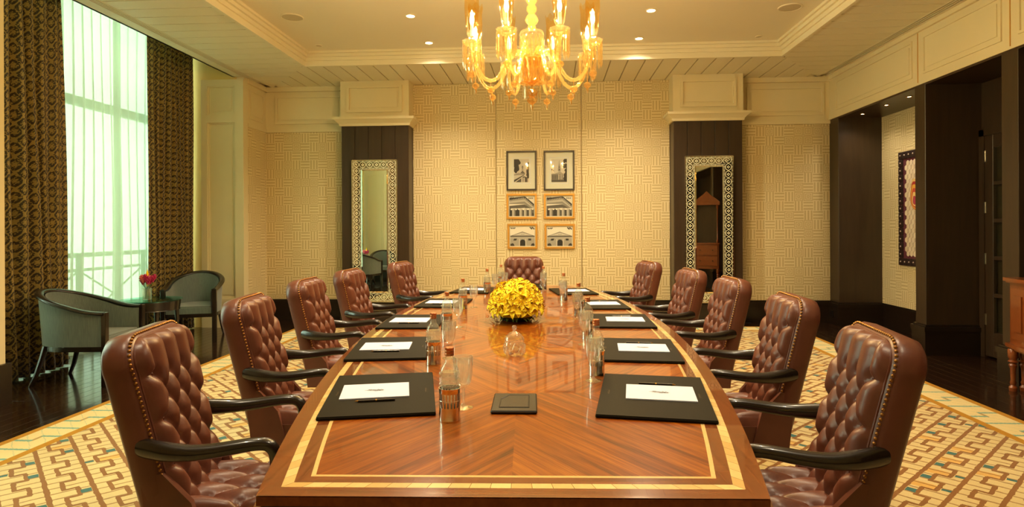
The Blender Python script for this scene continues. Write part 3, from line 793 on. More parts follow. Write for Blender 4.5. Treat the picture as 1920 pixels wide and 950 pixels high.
def make_chair():
    ch = empty('conference_chair')
    B, S = tuft_layout(.23, .06, .52, 7, .106, BH + .02, -.02)
    nu, nv = 60, 84
    def fn(u, v):
        s_ = -.02 + (BH + .02) * v; a = (2 * u - 1) * bw_(max(s_, 0)) * 1.0
        e = min(bw_(max(s_, 0)) - abs(a), (BH - s_) * 1.0); k = min(1, max(0, e) / .045); edge = math.sqrt(max(0, 1 - (1 - k) ** 2))
        return bpt(a, s_, .006 + .028 * edge + puff(a, s_, B, S, .024, .05) * edge)
    MB().grid(fn, nu, nv, flip=False).build('back_cushion', 'leather', ch, ang=60)
    O = back_outline(.0); n = len(O) - 1
    prof = [(-.006, .004), (.0, .010), (.012, .004), (.020, -.015), (.021, -.05), (.016, -.075), (.0, -.088), (-.03, -.094)]
    def sh(u, v):
        k = round(u * n); a, s_ = O[k]; off, d = prof[round(v * (len(prof) - 1))]
        a0, s0 = O[max(k - 1, 0)]; a1, s1 = O[min(k + 1, n)]; tx, ty = a1 - a0, s1 - s0; L = math.hypot(tx, ty) or 1
        return bpt(a + off * ty / L, s_ + off * (-tx) / L, d)
    MB().grid(sh, n, len(prof) - 1).build('back_shell', 'leather', ch, ang=50)
    inner = [sh(k / n, 1.0) for k in range(n + 1)]
    m = MB(); m.quad(inner[::-1]); m.build('rear_panel', 'leather', ch, ang=0)
    P = [bpt(a - .004 * (1 if a > 0 else -1), s_ - .004 * (s_ > BH - .05), .012) for a, s_ in O]
    MB().tube(P, .0042, 6, cap=False).build('piping', 'leather', ch, ang=60)
    m = MB(); acc = 0; last = None
    for k in range(n):
        p0, p1 = Vector(sh(k / n, 2 / 7)), Vector(sh((k + 1) / n, 2 / 7)); L = (p1 - p0).length; a, s_ = O[k]
        while acc < L:
            p = p0.lerp(p1, acc / L); ctr = bpt(0, .35, -.03); nn = (p - ctr); nn = nn - BU * nn.dot(BU) * (.0 if s_ < BH - .08 else -.0); nn = BN * 1.0 + Vector((nn.x, 0, 0)).normalized() * .7 + BU * (.7 if s_ > BH - .06 else 0)
            hemi(m, p, nn, .0062); acc += .0155
        acc -= L
    tag(m.build('nailhead_trim', 'brass_nail', ch, ang=60), kind='stuff')
    m = MB()
    for (bx, by) in B: hemi(m, bpt(bx, by, .006 + .028 - .012), BN, .0085)
    tag(m.build('back_buttons', 'button', ch, ang=60), kind='stuff')
    # seat
    SB, SS = tuft_layout(.24, -.16, .20, 4, .115, .29, -.24)
    def sf(u, v):
        y = -.235 + .50 * v; w = .205 + .035 * v; x = (2 * u - 1) * w; e = min(w - abs(x), .265 - y); k = min(1, max(0, e) / .05); ed = math.sqrt(max(0, 1 - (1 - k) ** 2))
        return (x, y, .425 + .045 * ed + puff(x, y, SB, SS, .028, .055) * ed - .01 * v)
    MB().grid(sf, 48, 48).build('seat_cushion', 'leather', ch, ang=60)
    m = MB(); m.prism([(-.208, -.26), (.208, -.26), (.243, .268), (-.243, .268)], .33, .43); m.build('seat_apron', 'leather', ch)
    m = MB()
    for k in range(34): hemi(m, (-.236 + .472 * k / 33, .269, .342), (0, 1, 0), .006)
    for sx in (-1, 1):
        for k in range(32): t = k / 31; hemi(m, (sx * (.209 + .036 * t), -.24 + .50 * t, .342), (sx, 0, 0), .006)
    tag(m.build('seat_nailheads', 'brass_nail', ch, ang=60), kind='stuff')
    m = MB()
    for (bx, by) in SB: hemi(m, (bx, by, .452), (0, 0, 1), .009)
    tag(m.build('seat_buttons', 'button', ch, ang=60), kind='stuff')
    for sx in (-1, 1):
        # lower side wing that joins back and seat
        m = MB(); m.prism([(-.30, .33), (-.13, .33), (-.175, .50), (-.262, .60), (-.33, .60)], sx * .198, sx * .226, lambda a, b, d: (d, a, b)); m.build('side_wing', 'leather', ch)
        ctl = [(.222, -.335, .690), (.234, -.300, .688), (.254, -.240, .682), (.268, -.165, .678), (.272, -.09, .682), (.270, -.02, .690), (.266, .035, .694), (.262, .072, .688), (.259, .092, .662), (.256, .096, .62), (.250, .088, .55), (.244, .075, .47), (.238, .06, .38)]
        rad = [(.027, .014), (.033, .020), (.031, .026), (.026, .027), (.0235, .026), (.022, .025), (.021, .024), (.021, .023), (.021, .022), (.0205, .021), (.0205, .020), (.020, .020), (.019, .019)]
        P, Rr = [], []
        for i in range(len(ctl) - 1):
            p0, p1, p2, p3 = [Vector(ctl[max(0, min(len(ctl) - 1, i + q))]) for q in (-1, 0, 1, 2)]
            for j in range(3):
                t = j / 3; pt = .5 * ((2 * p1) + (p2 - p0) * t + (2 * p0 - 5 * p1 + 4 * p2 - p3) * t * t + (3 * p1 - p0 - 3 * p2 + p3) * t ** 3)
                P.append((sx * pt.x, pt.y, pt.z)); Rr.append(tuple(rad[i][q] * (1 - t) + rad[i + 1][q] * t for q in (0, 1)))
        P.append((sx * ctl[-1][0], ctl[-1][1], ctl[-1][2])); Rr.append(rad[-1])
        MB().tube(P, Rr, 14).build('arm', 'chair_wood', ch, ang=60)
    MB().lathe([(.09, .33), (.09, .30), (.035, .28), (.03, .14), (.05, .12), (.05, .09), (.0, .085)], 16).build('swivel_column', 'chair_wood', ch)
    for k in range(5):
        a = k * 2 * PI / 5 + .3; c_, s_ = math.cos(a), math.sin(a)
        l = MB().tube([(.03 * c_, .03 * s_, .125), (.15 * c_, .15 * s_, .115), (.27 * c_, .27 * s_, .075)], [(.022, .025), (.02, .022), (.016, .018)], 8).build('leg', 'chair_wood', ch)
        MB().tube([(.27 * c_ - .018 * s_, .27 * s_ + .018 * c_, .04), (.27 * c_ + .018 * s_, .27 * s_ - .018 * c_, .04)], .0265, 12).build('caster', 'caster', l)
    return ch
# (top-of-back position x, y, facing angle) : forward = (cos a, sin a)
SEATS = []
_rows = [('left', [(-1.425, 2.10, 13), (-1.58, 3.12, 9), (-1.73, 4.25, 3), (-1.755, 5.26, -2), (-1.61, 6.50, -8)]),
         ('right', [(1.105, 2.15, 171), (1.23, 3.22, 176), (1.26, 4.36, 181), (1.185, 5.27, 185), (1.03, 6.52, 191)])]
ORD = ['nearest', 'second', 'third', 'fourth', 'farthest']
chair0 = make_chair(); first = True
for side, rows in _rows:
    wall = 'window' if side == 'left' else 'dark column'
    for k, (x, y, a) in enumerate(rows):
        ar = math.radians(a); loc = (x + .383 * math.cos(ar), y + .383 * math.sin(ar), .0135); rz = ar - PI / 2
        if first: c = chair0; c.location = loc; c.rotation_euler.z = rz; first = False
        else: c = copy_tree(chair0, loc, rz)
        tag(c, 'tufted brown leather armchair at the %s place on the %s side' % (('nearest', 'second nearest', 'middle', 'second farthest', 'farthest')[k], wall), 'chair', 'tufted chairs round the conference table')
c = copy_tree(chair0, (-.335, 7.265, .0135), PI)
tag(c, 'tufted brown leather armchair at the far end of the table below the pictures', 'chair', 'tufted chairs round the conference table')

# ------------------------------------------------------------------ desk folders, note paper, pens
POS = lambda side, k: '%s place on the %s side' % (('nearest', 'second nearest', 'middle', 'second farthest', 'farthest')[k], 'window' if side == 'left' else 'dark column')
fold_me = MB().box(-.20, .20, -.30, .30, 0, .011, .003).mesh('folder', 'folder')
fl_cover = MB().box(-.1985, .1985, -.2985, .2985, .011, .0125).mesh('cover', 'folder')
def squig(n, L, hgt, seed, th=.0011):
    r = random.Random(seed); m = MB(); x = -L / 2
    for i in range(n):
        w = L / n; h = hgt * r.uniform(.4, 1); P = [(x, 0), (x + w * .35, h), (x + w * .65, h * .2), (x + w, h * r.uniform(0, .6))]
        for (a, b) in zip(P, P[1:]): m.quad([(a[0], a[1] - th, 0), (b[0], b[1] - th, 0), (b[0], b[1] + th, 0), (a[0], a[1] + th, 0)])
        x += w
    return m
foil_me = squig(6, .06, .012, 3, .0007).mesh('foil_lettering', 'gold_foil', ang=0, fix=False)
paper_me = MB().box(-.128, .128, -.104, .104, 0, .004).mesh('sheet', 'paper', ang=0)
def emblem_mesh():
    m = squig(5, .058, .018, 8, .0026)
    r = random.Random(2)
    for i in range(16):
        a = r.uniform(0, 2 * PI); d = r.uniform(0, 1); x, y = .034 * d * math.cos(a), .016 * d * math.sin(a) + .004; w, h = r.uniform(.004, .010), r.uniform(.001, .0024)
        m.quad([(x - w, y - h, 0), (x + w, y - h, 0), (x + w, y + h, 0), (x - w, y + h, 0)])
    m.quad([(-.03, -.012, 0), (.03, -.012, 0), (.03, -.0105, 0), (-.03, -.0105, 0)])
    return m.mesh('emblem', 'ink', ang=0, fix=False)
emb_me = emblem_mesh()
pen_me = MB().tube([(0, -.07, 0), (0, .062, 0)], .0042, 8).mesh('barrel', 'pen_black'); tip_me = MB().tube([(0, .062, 0), (0, .074, 0)], [.004, .001], 8).mesh('tip', 'pen_gold'); band_me = MB().tube([(0, -.005, 0), (0, .0, 0)], .0046, 8).mesh('band', 'pen_gold')
def place_setting(cx, cy, rz, seat, flip=False, wide=1.0):
    f = empty('desk_folder', (cx, cy, TZ + .0003), rz); tag(f, 'dark olive leather desk folder at the ' + seat, 'folder', 'desk folders')
    link('board', fold_me, f); link('cover', fl_cover, f); link('foil_lettering', foil_me, f, (-.165, 0, .0128), PI / 2); link('foil_lettering', foil_me, f, (.165, 0, .0128), -PI / 2)
    c, s_ = math.cos(rz), math.sin(rz)
    o = -1 if flip else 1; px, py = -.025 * o, .01
    p = empty('note_paper', (cx + px * c - py * s_, cy + px * s_ + py * c, TZ + .0131), rz + random.uniform(-.03, .03)); tag(p, 'white crested note paper at the ' + seat, 'paper', 'note papers')
    link('sheet', paper_me, p); link('emblem', emb_me, p, (0, 0, .0042))
    qx, qy = -.015 * o, (-.135 * o)
    q = empty('pen', (cx + qx * c - qy * s_, cy + qx * s_ + qy * c, TZ + .0172), rz + (PI / 2 if not flip else -PI / 2) + random.uniform(-.04, .04)); tag(q, 'slim black and gold pen at the ' + seat, 'pen', 'pens')
    link('barrel', pen_me, q); link('tip', tip_me, q); link('band', band_me, q)
FL = [('left', [(-.655, 2.343, 12), (-.856, 3.245, 9), (-.945, 4.19, 3), (-.915, 5.25, -1), (-.785, 6.375, -7)]),
      ('right', [(.388, 2.36, -8), (.455, 3.252, -4.5), (.485, 4.27, -1), (.415, 5.18, 4), (.222, 6.255, 9)])]
for side, rows in FL:
    for k, (x, y, a) in enumerate(rows): place_setting(x, y, math.radians(a), POS(side, k), side == 'right')
place_setting(-.30, 6.80, .04, 'far end of the table', False)

# ------------------------------------------------------------------ bottles in holders, goblets
def make_bottle():
    b = empty('water_bottle')
    pr = [(.0, .004), (.028, .004), (.030, .008), (.030, .10), (.0315, .118), (.0335, .135), (.033, .155), (.0295, .172), (.021, .186), (.0145, .193), (.0135, .215), (.0145, .217)]
    MB().lathe(pr, 28, flute=0).build('glass_body', 'bottle_glass', b, ang=60)
    MB().lathe([(.0, .006), (.0285, .006), (.0285, .16), (.0, .16)], 24).build('water', 'bottle_glass', b)
    MB().lathe([(.0, .242), (.0135, .242), (.0155, .240), (.0155, .234), (.0145, .232), (.0155, .230), (.0155, .224), (.0145, .222), (.0155, .220), (.0155, .214), (.0, .214)], 20).build('cap', 'copper_cap', b)
    m = MB()
    for k in range(14):
        a = k * 2 * PI / 14
        for z in (.118, .136, .154):
            m.tube([(.0335 * math.cos(a + t), .0335 * math.sin(a + t), z + .006 * math.sin(t * 28)) for t in (-.1, 0, .1, .2)], .0014, 4, cap=False)
    m.build('embossing', 'cut_glass', b, ang=60)
    m = MB()
    for t in (-.32, .0, .32): m.quad([(.031 * math.sin(t - .09), -.0312 * math.cos(t - .09), .104), (.031 * math.sin(t + .09), -.0312 * math.cos(t + .09), .104), (.031 * math.sin(t + .09), -.0312 * math.cos(t + .09), .109), (.031 * math.sin(t - .09), -.0312 * math.cos(t - .09), .109)])
    m.build('printed_mark', 'ink', b, ang=0, fix=False)
    return b
def make_holder():
    h = empty('bottle_holder'); R = .0355
    MB().lathe([(0, 0), (R, 0), (R + .0008, .003), (R, .006), (R, .046), (R - .002, .046), (R - .002, .003), (0, .003)], 32).build('cup', 'steel', h, ang=50)
    MB().lathe([(R - .002, .092), (R, .092), (R + .001, .108), (R + .0025, .11), (R - .002, .11), (R - .002, .092)], 32).build('collar', 'steel', h, ang=50)
    me = None
    for k in range(20):
        a = k * 2 * PI / 20
        if me is None: me = MB().box(R - .002, R, -.0028, .0028, .045, .093).mesh('bar', 'steel', ang=0)
        link('bar', me, h, None, a)
    MB().lathe([(R + .0004, .068), (R + .001, .069), (R + .0004, .070)], 32).build('wire_band', 'steel', h)
    return h
def make_goblet():
    g = empty('crystal_goblet')
    MB().lathe([(0, 0), (.034, 0), (.0345, .002), (.02, .006), (.008, .012), (.0055, .018)], 28).build('foot', 'cut_glass', g, ang=60)
    MB().lathe([(.0055, .018), (.005, .04), (.0075, .05), (.005, .06), (.007, .072)], 12).build('stem', 'cut_glass', g, ang=60)
    MB().lathe([(.007, .072), (.02, .082), (.0285, .1), (.0325, .125), (.034, .15), (.035, .172), (.0345, .186), (.0335, .186), (.0335, .172), (.032, .15), (.03, .125), (.026, .102), (.014, .086), (.0, .08)], 48, flute=16, fd=.03).build('bowl', 'cut_glass', g, ang=25)
    return g
bottle0, holder0, goblet0 = make_bottle(), make_holder(), make_goblet()
BOT = [('left', [(-.341, 2.045), (-.558, 2.885), (-.66, 3.86), (-.707, 4.905), (-.637, 6.12)]), ('right', [(.197, 2.70), (.212, 3.576), (.203, 4.511), (.115, 5.519), (-.078, 6.543)])]
GOB = [('left', [(-.315, 2.185), (-.505, 3.02), (-.607, 3.99), (-.63, 4.99), (-.565, 6.22)]), ('right', [(.178, 2.60), (.185, 3.42), (.185, 4.38), (.105, 5.41), (-.075, 6.43)])]
fb = True
def trio(o, loc, label, cat, group, firstt):
    c = o if firstt else copy_tree(o, None, None)
    c.location = loc; c.rotation_euler.z = random.uniform(-.3, .3); tag(c, label, cat, group)
for (side, B_), (_, G_) in zip(BOT, GOB):
    for k in range(5):
        s_ = POS(side, k); z = TZ + .0004
        trio(bottle0, (*B_[k], z + .0032), 'copper-capped glass water bottle at the ' + s_, 'bottle', 'water bottles', fb)
        trio(holder0, (*B_[k], z), 'slotted steel bottle holder at the ' + s_, 'bottle holder', 'bottle holders', fb)
        trio(goblet0, (*G_[k], z), 'cut crystal goblet at the ' + s_, 'glass', 'crystal goblets', fb); fb = False
trio(bottle0, (-.555, 6.84, TZ + .0036), 'clear glass water bottle by the place at the far end', 'bottle', 'water bottles', False)
trio(holder0, (-.555, 6.84, TZ + .0004), 'slotted steel bottle holder by the place at the far end', 'bottle holder', 'bottle holders', False)
trio(goblet0, (-.485, 6.43, TZ + .0004), 'cut crystal goblet by the place at the far end', 'glass', 'crystal goblets', False)

# ------------------------------------------------------------------ crystal jar, leather pad, lilies
j = empty('crystal_jar', (-.186, 3.11, TZ + .0004)); tag(j, 'round cut crystal lidded jar in front of the yellow lilies', 'jar')
MB().lathe([(0, .0), (.036, 0), (.05, .012), (.056, .03), (.056, .05), (.05, .066), (.044, .074)], 40, flute=20, fd=.025).build('bowl', 'cut_glass', j, ang=25)
ld = MB().lathe([(.046, .074), (.05, .078), (.047, .09), (.036, .105), (.02, .117), (.008, .122), (.006, .128)], 40, flute=20, fd=.02).build('lid', 'cut_glass', j, ang=25)
MB().lathe([(.006, .126), (.012, .134), (.013, .142), (.009, .15), (.0, .153)], 12).build('knob', 'cut_glass', ld, ang=40)
m = MB()
for k in range(10):
    a = k * 2 * PI / 10
    m.tube([(.054 * math.cos(a), .054 * math.sin(a), .012), (.0585 * math.cos(a + .3), .0585 * math.sin(a + .3), .05)], .0016, 4); m.tube([(.054 * math.cos(a), .054 * math.sin(a), .012), (.0585 * math.cos(a - .3), .0585 * math.sin(a - .3), .05)], .0016, 4)
m.build('cut_lines', 'cut_glass', j)
rs = random.Random(4)
for k in range(9): MB().tube([(-.014, 0, 0), (.014, 0, 0)], .007, 8).build('sweet', 'amber_glass', j, (rs.uniform(-.026, .026), rs.uniform(-.026, .026), .012 + .009 * (k // 4)), rs.uniform(0, 3))
pd = empty('leather_pad', (-.133, 2.232, TZ + .0004), .03); tag(pd, 'black leather desk pad with a raised corner-cut panel at the near table centre', 'desk pad')
MB().box(-.081, .081, -.115, .115, 0, .012, .004).build('base', 'pad_leather', pd)
m = MB(); out = [(-.052, -.075), (.052, -.075), (.052, .085), (-.022, .085), (-.052, .03)]
for k in range(len(out)):
    a, b = out[k], out[(k + 1) % len(out)]; m.tube([(a[0], a[1], .0122), (b[0], b[1], .0122)], .0022, 6)
m.build('raised_outline', 'pad_leather', pd); MB().prism([(x * .93, y * .93) for x, y in out], .011, .0135).build('inner_panel', 'pad_leather', pd)
MB().quad([(-.006, .0, .0137), (.006, -.004, .0137), (.006, -.002, .0137), (-.006, .002, .0137)]).build('mark', 'gold_foil', pd, ang=0, fix=False)

def lily_mesh():
    m = MB()
    for k in range(6):
        a = k * PI / 3; L = .085 if k % 2 else .078; wd = .021 if k % 2 else .016
        def fn(u, v, a=a, L=L, wd=wd):
            r = L * v; z = .045 * math.sin(min(v * 1.5, 1.3)) - .055 * max(0, v - .45) ** 1.3; w = wd * math.sin(PI * min(.999, v ** .8)) * (2 * u - 1) + .0005 * (2 * u - 1)
            z += .006 * (abs(2 * u - 1) ** 2); r = r * (1.0 - .08 * v)
            return (r * math.cos(a) - w * math.sin(a), r * math.sin(a) + w * math.cos(a), z)
        m.grid(fn, 4, 6, uvf=lambda u, v: (u, v))
    return m.mesh('petals', 'lily', ang=60)
def stamen_mesh():
    m = MB()
    for k in range(5):
        a = k * 2 * PI / 5; m.tube([(0, 0, .0), (.012 * math.cos(a), .012 * math.sin(a), .035), (.022 * math.cos(a), .022 * math.sin(a), .05)], .0012, 4, cap=False); m.tube([(.02 * math.cos(a), .02 * math.sin(a), .047), (.025 * math.cos(a), .025 * math.sin(a), .053)], .003, 5)
    return m.mesh('stamens', 'stamen')
fa = empty('lily_arrangement', (-.245, 4.33, TZ + .0004)); tag(fa, 'low dome of bright yellow lilies in the middle of the conference table', 'flowers')
MB().lathe([(0, .002), (.10, .002), (.115, .02), (.10, .06), (0, .07)], 20).build('bowl', 'slot_dark', fa)
MB().lathe([(.12, .03), (.155, .07), (.15, .15), (.10, .19), (0, .20)], 20).build('flower_foam', 'lily', fa)
lm, sm = lily_mesh(), stamen_mesh(); rs = random.Random(12); NL = 78
for i in range(NL):
    t = (i + .5) / NL; zc = 1 - t * 1.12; zc = max(zc, .06); ph = i * 2.39996; rr = math.sqrt(max(0, 1 - zc * zc))
    n = Vector((rr * math.cos(ph), rr * math.sin(ph), zc + .12)).normalized(); p = Vector((.150 * rr * math.cos(ph), .215 * rr * math.sin(ph), .095 + .150 * zc))
    o = link('lily', lm, fa, p); q = n.to_track_quat('Z', 'Y'); o.rotation_mode = 'QUATERNION'; o.rotation_quaternion = q @ Vector((0, 0, 1)).to_track_quat('Z', 'Y') @ Matrix.Rotation(rs.uniform(0, 6), 4, 'Z').to_quaternion() @ Matrix.Rotation(rs.uniform(-.3, .3), 4, 'X').to_quaternion()
    s_ = rs.uniform(.8, 1.1); o.scale = (s_, s_, s_); link('stamens', sm, o)
def leaf_mesh():
    return MB().grid(lambda u, v: (.012 * math.sin(PI * min(.98, v + .05)) * (2 * u - 1), .08 * v, .012 * math.sin(PI * v) - .01 * v), 2, 6).mesh('leaf', 'leaf', ang=60)
lfm = leaf_mesh()
for i in range(26):
    a = i * 2 * PI / 26; link('leaf', lfm, fa, (.125 * math.cos(a), .175 * math.sin(a), .03), a - PI / 2 + rs.uniform(-.4, .4))

# ------------------------------------------------------------------ chandelier
CH = (-.125, 4.30, 0)
chd = empty('crystal_chandelier', CH); tag(chd, 'golden cut crystal chandelier with glass hurricane shades above the table', 'chandelier')
MB().lathe([(.0, HT), (.08, HT), (.085, HT - .02), (.05, HT - .05), (.015, HT - .07), (.012, HT - .10)], 24).build('ceiling_canopy', 'brass', chd)
MB().tube([(0, 0, HT - .1), (0, 0, 3.30)], .008, 8).build('rod', 'brass', chd)
MB().lathe([(.012, 3.32), (.04, 3.28), (.025, 3.24), (.06, 3.17), (.07, 3.10), (.055, 3.03), (.03, 2.985), (.02, 2.97), (.034, 2.955), (.034, 2.93), (.02, 2.91), (.038, 2.885), (.045, 2.865), (.038, 2.845), (.02, 2.83), (.028, 2.82), (.03, 2.80)], 36, flute=12, fd=.05).build('twisted_stem', 'rope_glass', chd, ang=30)
MB().lathe([(.03, 2.80), (.075, 2.785), (.085, 2.76), (.07, 2.73), (.05, 2.70), (.045, 2.60), (.04, 2.55)], 36, flute=18, fd=.05).build('upper_bowl', 'crystal', chd, ang=30)
MB().lathe([(.03, 2.62), (.095, 2.60), (.105, 2.58), (.10, 2.56), (.085, 2.50), (.07, 2.46), (.05, 2.43), (.0, 2.42)], 36, flute=18, fd=.04).build('lower_bowl', 'amber_glass', chd, ang=30)
MB().lathe([(.0, 2.425), (.04, 2.43), (.085, 2.425), (.09, 2.42), (.05, 2.41), (.0, 2.40)], 36, flute=24, fd=.03).build('drip_pan', 'amber_glass', chd, ang=30)
MB().lathe([(.004, 2.41), (.006, 2.385), (.03, 2.375), (.036, 2.355), (.028, 2.335), (.014, 2.325), (.03, 2.315), (.034, 2.30), (.024, 2.285), (.01, 2.275), (.012, 2.265), (.009, 2.25), (.0, 2.225)], 24, flute=10, fd=.08).build('finial', 'amber_glass', chd, ang=30)
def prism_mesh(L, r=.0085):
    return MB().lathe([(.0, 0), (r * .6, -.006), (r, -.018), (r * .95, -L * .86), (0, -L)], 6).mesh('prism', 'crystal', ang=10)
pm1, pm2, pm3 = prism_mesh(.155), prism_mesh(.185, .0095), prism_mesh(.10, .007)
for k in range(22):
    a = k * 2 * PI / 22; link('prism', pm1, chd, (.103 * math.cos(a), .103 * math.sin(a), 2.575), a)
for k in range(16):
    a = k * 2 * PI / 16; link('prism', pm1, chd, (.08 * math.cos(a), .08 * math.sin(a), 2.75), a)
for k in range(8):
    a = k * 2 * PI / 8 + .2; link('prism', pm3, chd, (.06 * math.cos(a), .06 * math.sin(a), 2.41), a)
ctl = [(.04, 2.54), (.075, 2.615), (.12, 2.640), (.165, 2.605), (.205, 2.52), (.25, 2.445), (.305, 2.415), (.36, 2.435), (.405, 2.50), (.432, 2.57), (.44, 2.63)]
P = []
for i in range(len(ctl) - 1):
    p0, p1, p2, p3 = [Vector((*ctl[max(0, min(len(ctl) - 1, i + q))], 0)) for q in (-1, 0, 1, 2)]
    for jn in range(6):
        t = jn / 6; P.append(.5 * ((2 * p1) + (p2 - p0) * t + (2 * p0 - 5 * p1 + 4 * p2 - p3) * t * t + (3 * p1 - p0 - 3 * p2 + p3) * t ** 3))
P.append(Vector((*ctl[-1], 0)))
m = MB(); m.tube([(p.x, 0, p.y) for p in P], [.0125 * (1 + .14 * math.sin(i * 2.1)) for i in range(len(P))], 10); arm_me = m.mesh('arm', 'rope_glass', ang=80)
bob_me = MB().lathe([(.012, 2.625), (.03, 2.635), (.055, 2.65), (.066, 2.668), (.062, 2.672), (.035, 2.652), (.022, 2.66), (.022, 2.69), (.032, 2.715), (.036, 2.735)], 32, flute=12, fd=.07).mesh('bobeche', 'crystal', ang=30)
def shade_fn(u, v):
    t = u * 2 * PI; z = 2.735 + .29 * v
    r = .034 + .016 * math.sin(min(1, v * 1.6) * PI / 2) - .004 * math.sin(max(0, v - .55) * PI) + .016 * max(0, v - .75) * 2.2
    zz = z + (.014 * math.cos(t * 6) * max(0, v - .85) / .15); return (r * math.cos(t), r * math.sin(t), zz)
shd_me = MB().grid(shade_fn, 36, 16, cu=True).mesh('hurricane_shade', 'hurricane', ang=60)
cand_me = MB().lathe([(.0, 2.70), (.012, 2.70), (.012, 2.775), (.0, 2.775)], 12).mesh('candle_tube', 'paper')
bulb_me = MB().lathe([(.006, 2.775), (.014, 2.795), (.016, 2.815), (.012, 2.84), (.005, 2.868), (.0, 2.88)], 12).mesh('bulb', 'bulb', ang=60)
drop_me = MB().lathe([(.003, 0), (.003, -.03), (.012, -.035), (.024, -.045), (.026, -.058), (.018, -.07), (.006, -.076), (.009, -.085), (.006, -.10), (0, -.118)], 16, flute=8, fd=.08).mesh('pendant_drop', 'amber_glass', ang=30)
for k in range(8):
    a = -PI / 2 + (k + .5) * PI / 4 + .05; c_, s_ = math.cos(a), math.sin(a)
    am = link('arm', arm_me, chd, (0, 0, 0), a)
    for nm, me in (('bobeche', bob_me), ('hurricane_shade', shd_me), ('candle_tube', cand_me), ('bulb', bulb_me)): link(nm, me, am, (.44, 0, 0))
    for q in range(12):
        b = q * 2 * PI / 12; link('prism', pm2, am, (.44 + .058 * math.cos(b), .058 * math.sin(b), 2.665), b)
    link('pendant_drop', drop_me, am, (.305, 0, 2.405)); link('pendant_drop', drop_me, am, (.44, 0, 2.50))
    L = bpy.data.lights.new('bulb_lamp', 'POINT'); L.energy = BULB_W; L.color = (1, .80, .52); L.shadow_soft_size = .011
    lo = bpy.data.objects.new('lamp', L); COL.objects.link(lo); lo.parent = am; lo.location = (.44, 0, 2.893)

# ------------------------------------------------------------------ mirrors
def mirror(cx, label):
    w, h, z0, b = .338, 2.10, .335, .135; r = empty('wall_mirror', (cx, PILF - .025, z0)); tag(r, label, 'mirror')
    MB().box(-w, w, -.012, .022, 0, h, .004).build('backing', 'frame_black', r)
    y = -.018
    def bstrip(p, uv, nm='etched_border'): MB().quad([(a, y, b_) for a, b_ in p], uv).build(nm, 'etched', r, ang=0)
    bstrip([(-w, 0), (-w + b, b), (-w + b, h - b), (-w, h)], [(0, 0), (1, b), (1, h - b), (0, h)])
    bstrip([(w - b, b), (w, 0), (w, h), (w - b, h - b)], [(1, b), (0, 0), (0, h), (1, h - b)])
    bstrip([(-w, h), (-w + b, h - b), (w - b, h - b), (w, h)], [(0, -w + .02), (1, -w + b + .02), (1, w - b + .02), (0, w + .02)])
    bstrip([(-w, 0), (w, 0), (w - b, b), (-w + b, b)], [(0, -w + .02), (0, w + .02), (1, w - b + .02), (1, -w + b + .02)])
    iw, bv = w - b, .018
    MB().quad([(-iw + bv, y - .006, b + bv), (iw - bv, y - .006, b + bv), (iw - bv, y - .006, h - b - bv), (-iw + bv, y - .006, h - b - bv)]).build('mirror_glass', 'mirror', r, ang=0, fix=False)
    m = MB(); o_ = [(-iw, b), (iw, b), (iw, h - b), (-iw, h - b)]; i_ = [(-iw + bv, b + bv), (iw - bv, b + bv), (iw - bv, h - b - bv), (-iw + bv, h - b - bv)]
    for k in range(4): q = (k + 1) % 4; m.quad([(o_[k][0], y, o_[k][1]), (o_[q][0], y, o_[q][1]), (i_[q][0], y - .006, i_[q][1]), (i_[k][0], y - .006, i_[k][1])])
    m.build('bevel', 'mirror', r, ang=0, fix=False)
    m = MB()
    for (a0, a1, b0, b1) in ((-w - .006, -w + .006, 0, h), (w - .006, w + .006, 0, h), (-w, w, -.006, .006), (-w, w, h - .006, h + .006)): m.box(a0, a1, -.024, .01, b0, b1)
    m.build('edge_trim', 'steel', r)
mirror(-2.605, 'tall etched-border mirror on the dark pillar nearer the window'); mirror(2.275, 'tall etched-border mirror on the dark pillar nearer the column niches')

# ------------------------------------------------------------------ framed pictures
def G(v): return C(min(255, v * 1.0), min(255, v * .965), min(255, v * .87))
def blob(cx, cy, r, seed, n=14):
    q = random.Random(seed); return [(cx + r * q.uniform(.6, 1.15) * math.cos(t * 2 * PI / n), cy + r * q.uniform(.6, 1.15) * math.sin(t * 2 * PI / n)) for t in range(n)]
def rect(a, b, c, d): return [(a, c), (b, c), (b, d), (a, d)]
def art_church_tree():
    P = [(rect(0, 1, 0, 1), 190)]
    P += [([(.0, .30), (.72, .33), (.72, .38), (.0, .34)], 120), ([(0, .1), (.68, .33), (.68, .30), (.0, .0)], 60), ([(.05, .33), (.55, .34), (.3, .42)], 150), ([(.1, .0), (.66, .26), (.9, .2), (.9, 0)], 70)]
    for i in range(3): P.append((rect(.48 + i * .09, .53 + i * .09, .0, .2), 205))
    P += [(rect(.5, .64, .38, .56), 165), (rect(.53, .61, .56, .64), 130), ([(.5, .64), (.64, .64), (.57, .74)], 110), ([(.4, .38), (.75, .38), (.57, .50)], 90)]
    for k, (x, y, r) in enumerate([(.05, .95, .18), (.2, .9, .18), (.05, .75, .16), (.2, .7, .16), (.12, .55, .16), (.26, .55, .1), (.35, .85, .1), (.95, .6, .14), (.9, .45, .12), (.95, .3, .14), (.97, .78, .1)]): P.append((blob(x, y, r, k), 38))
    return P
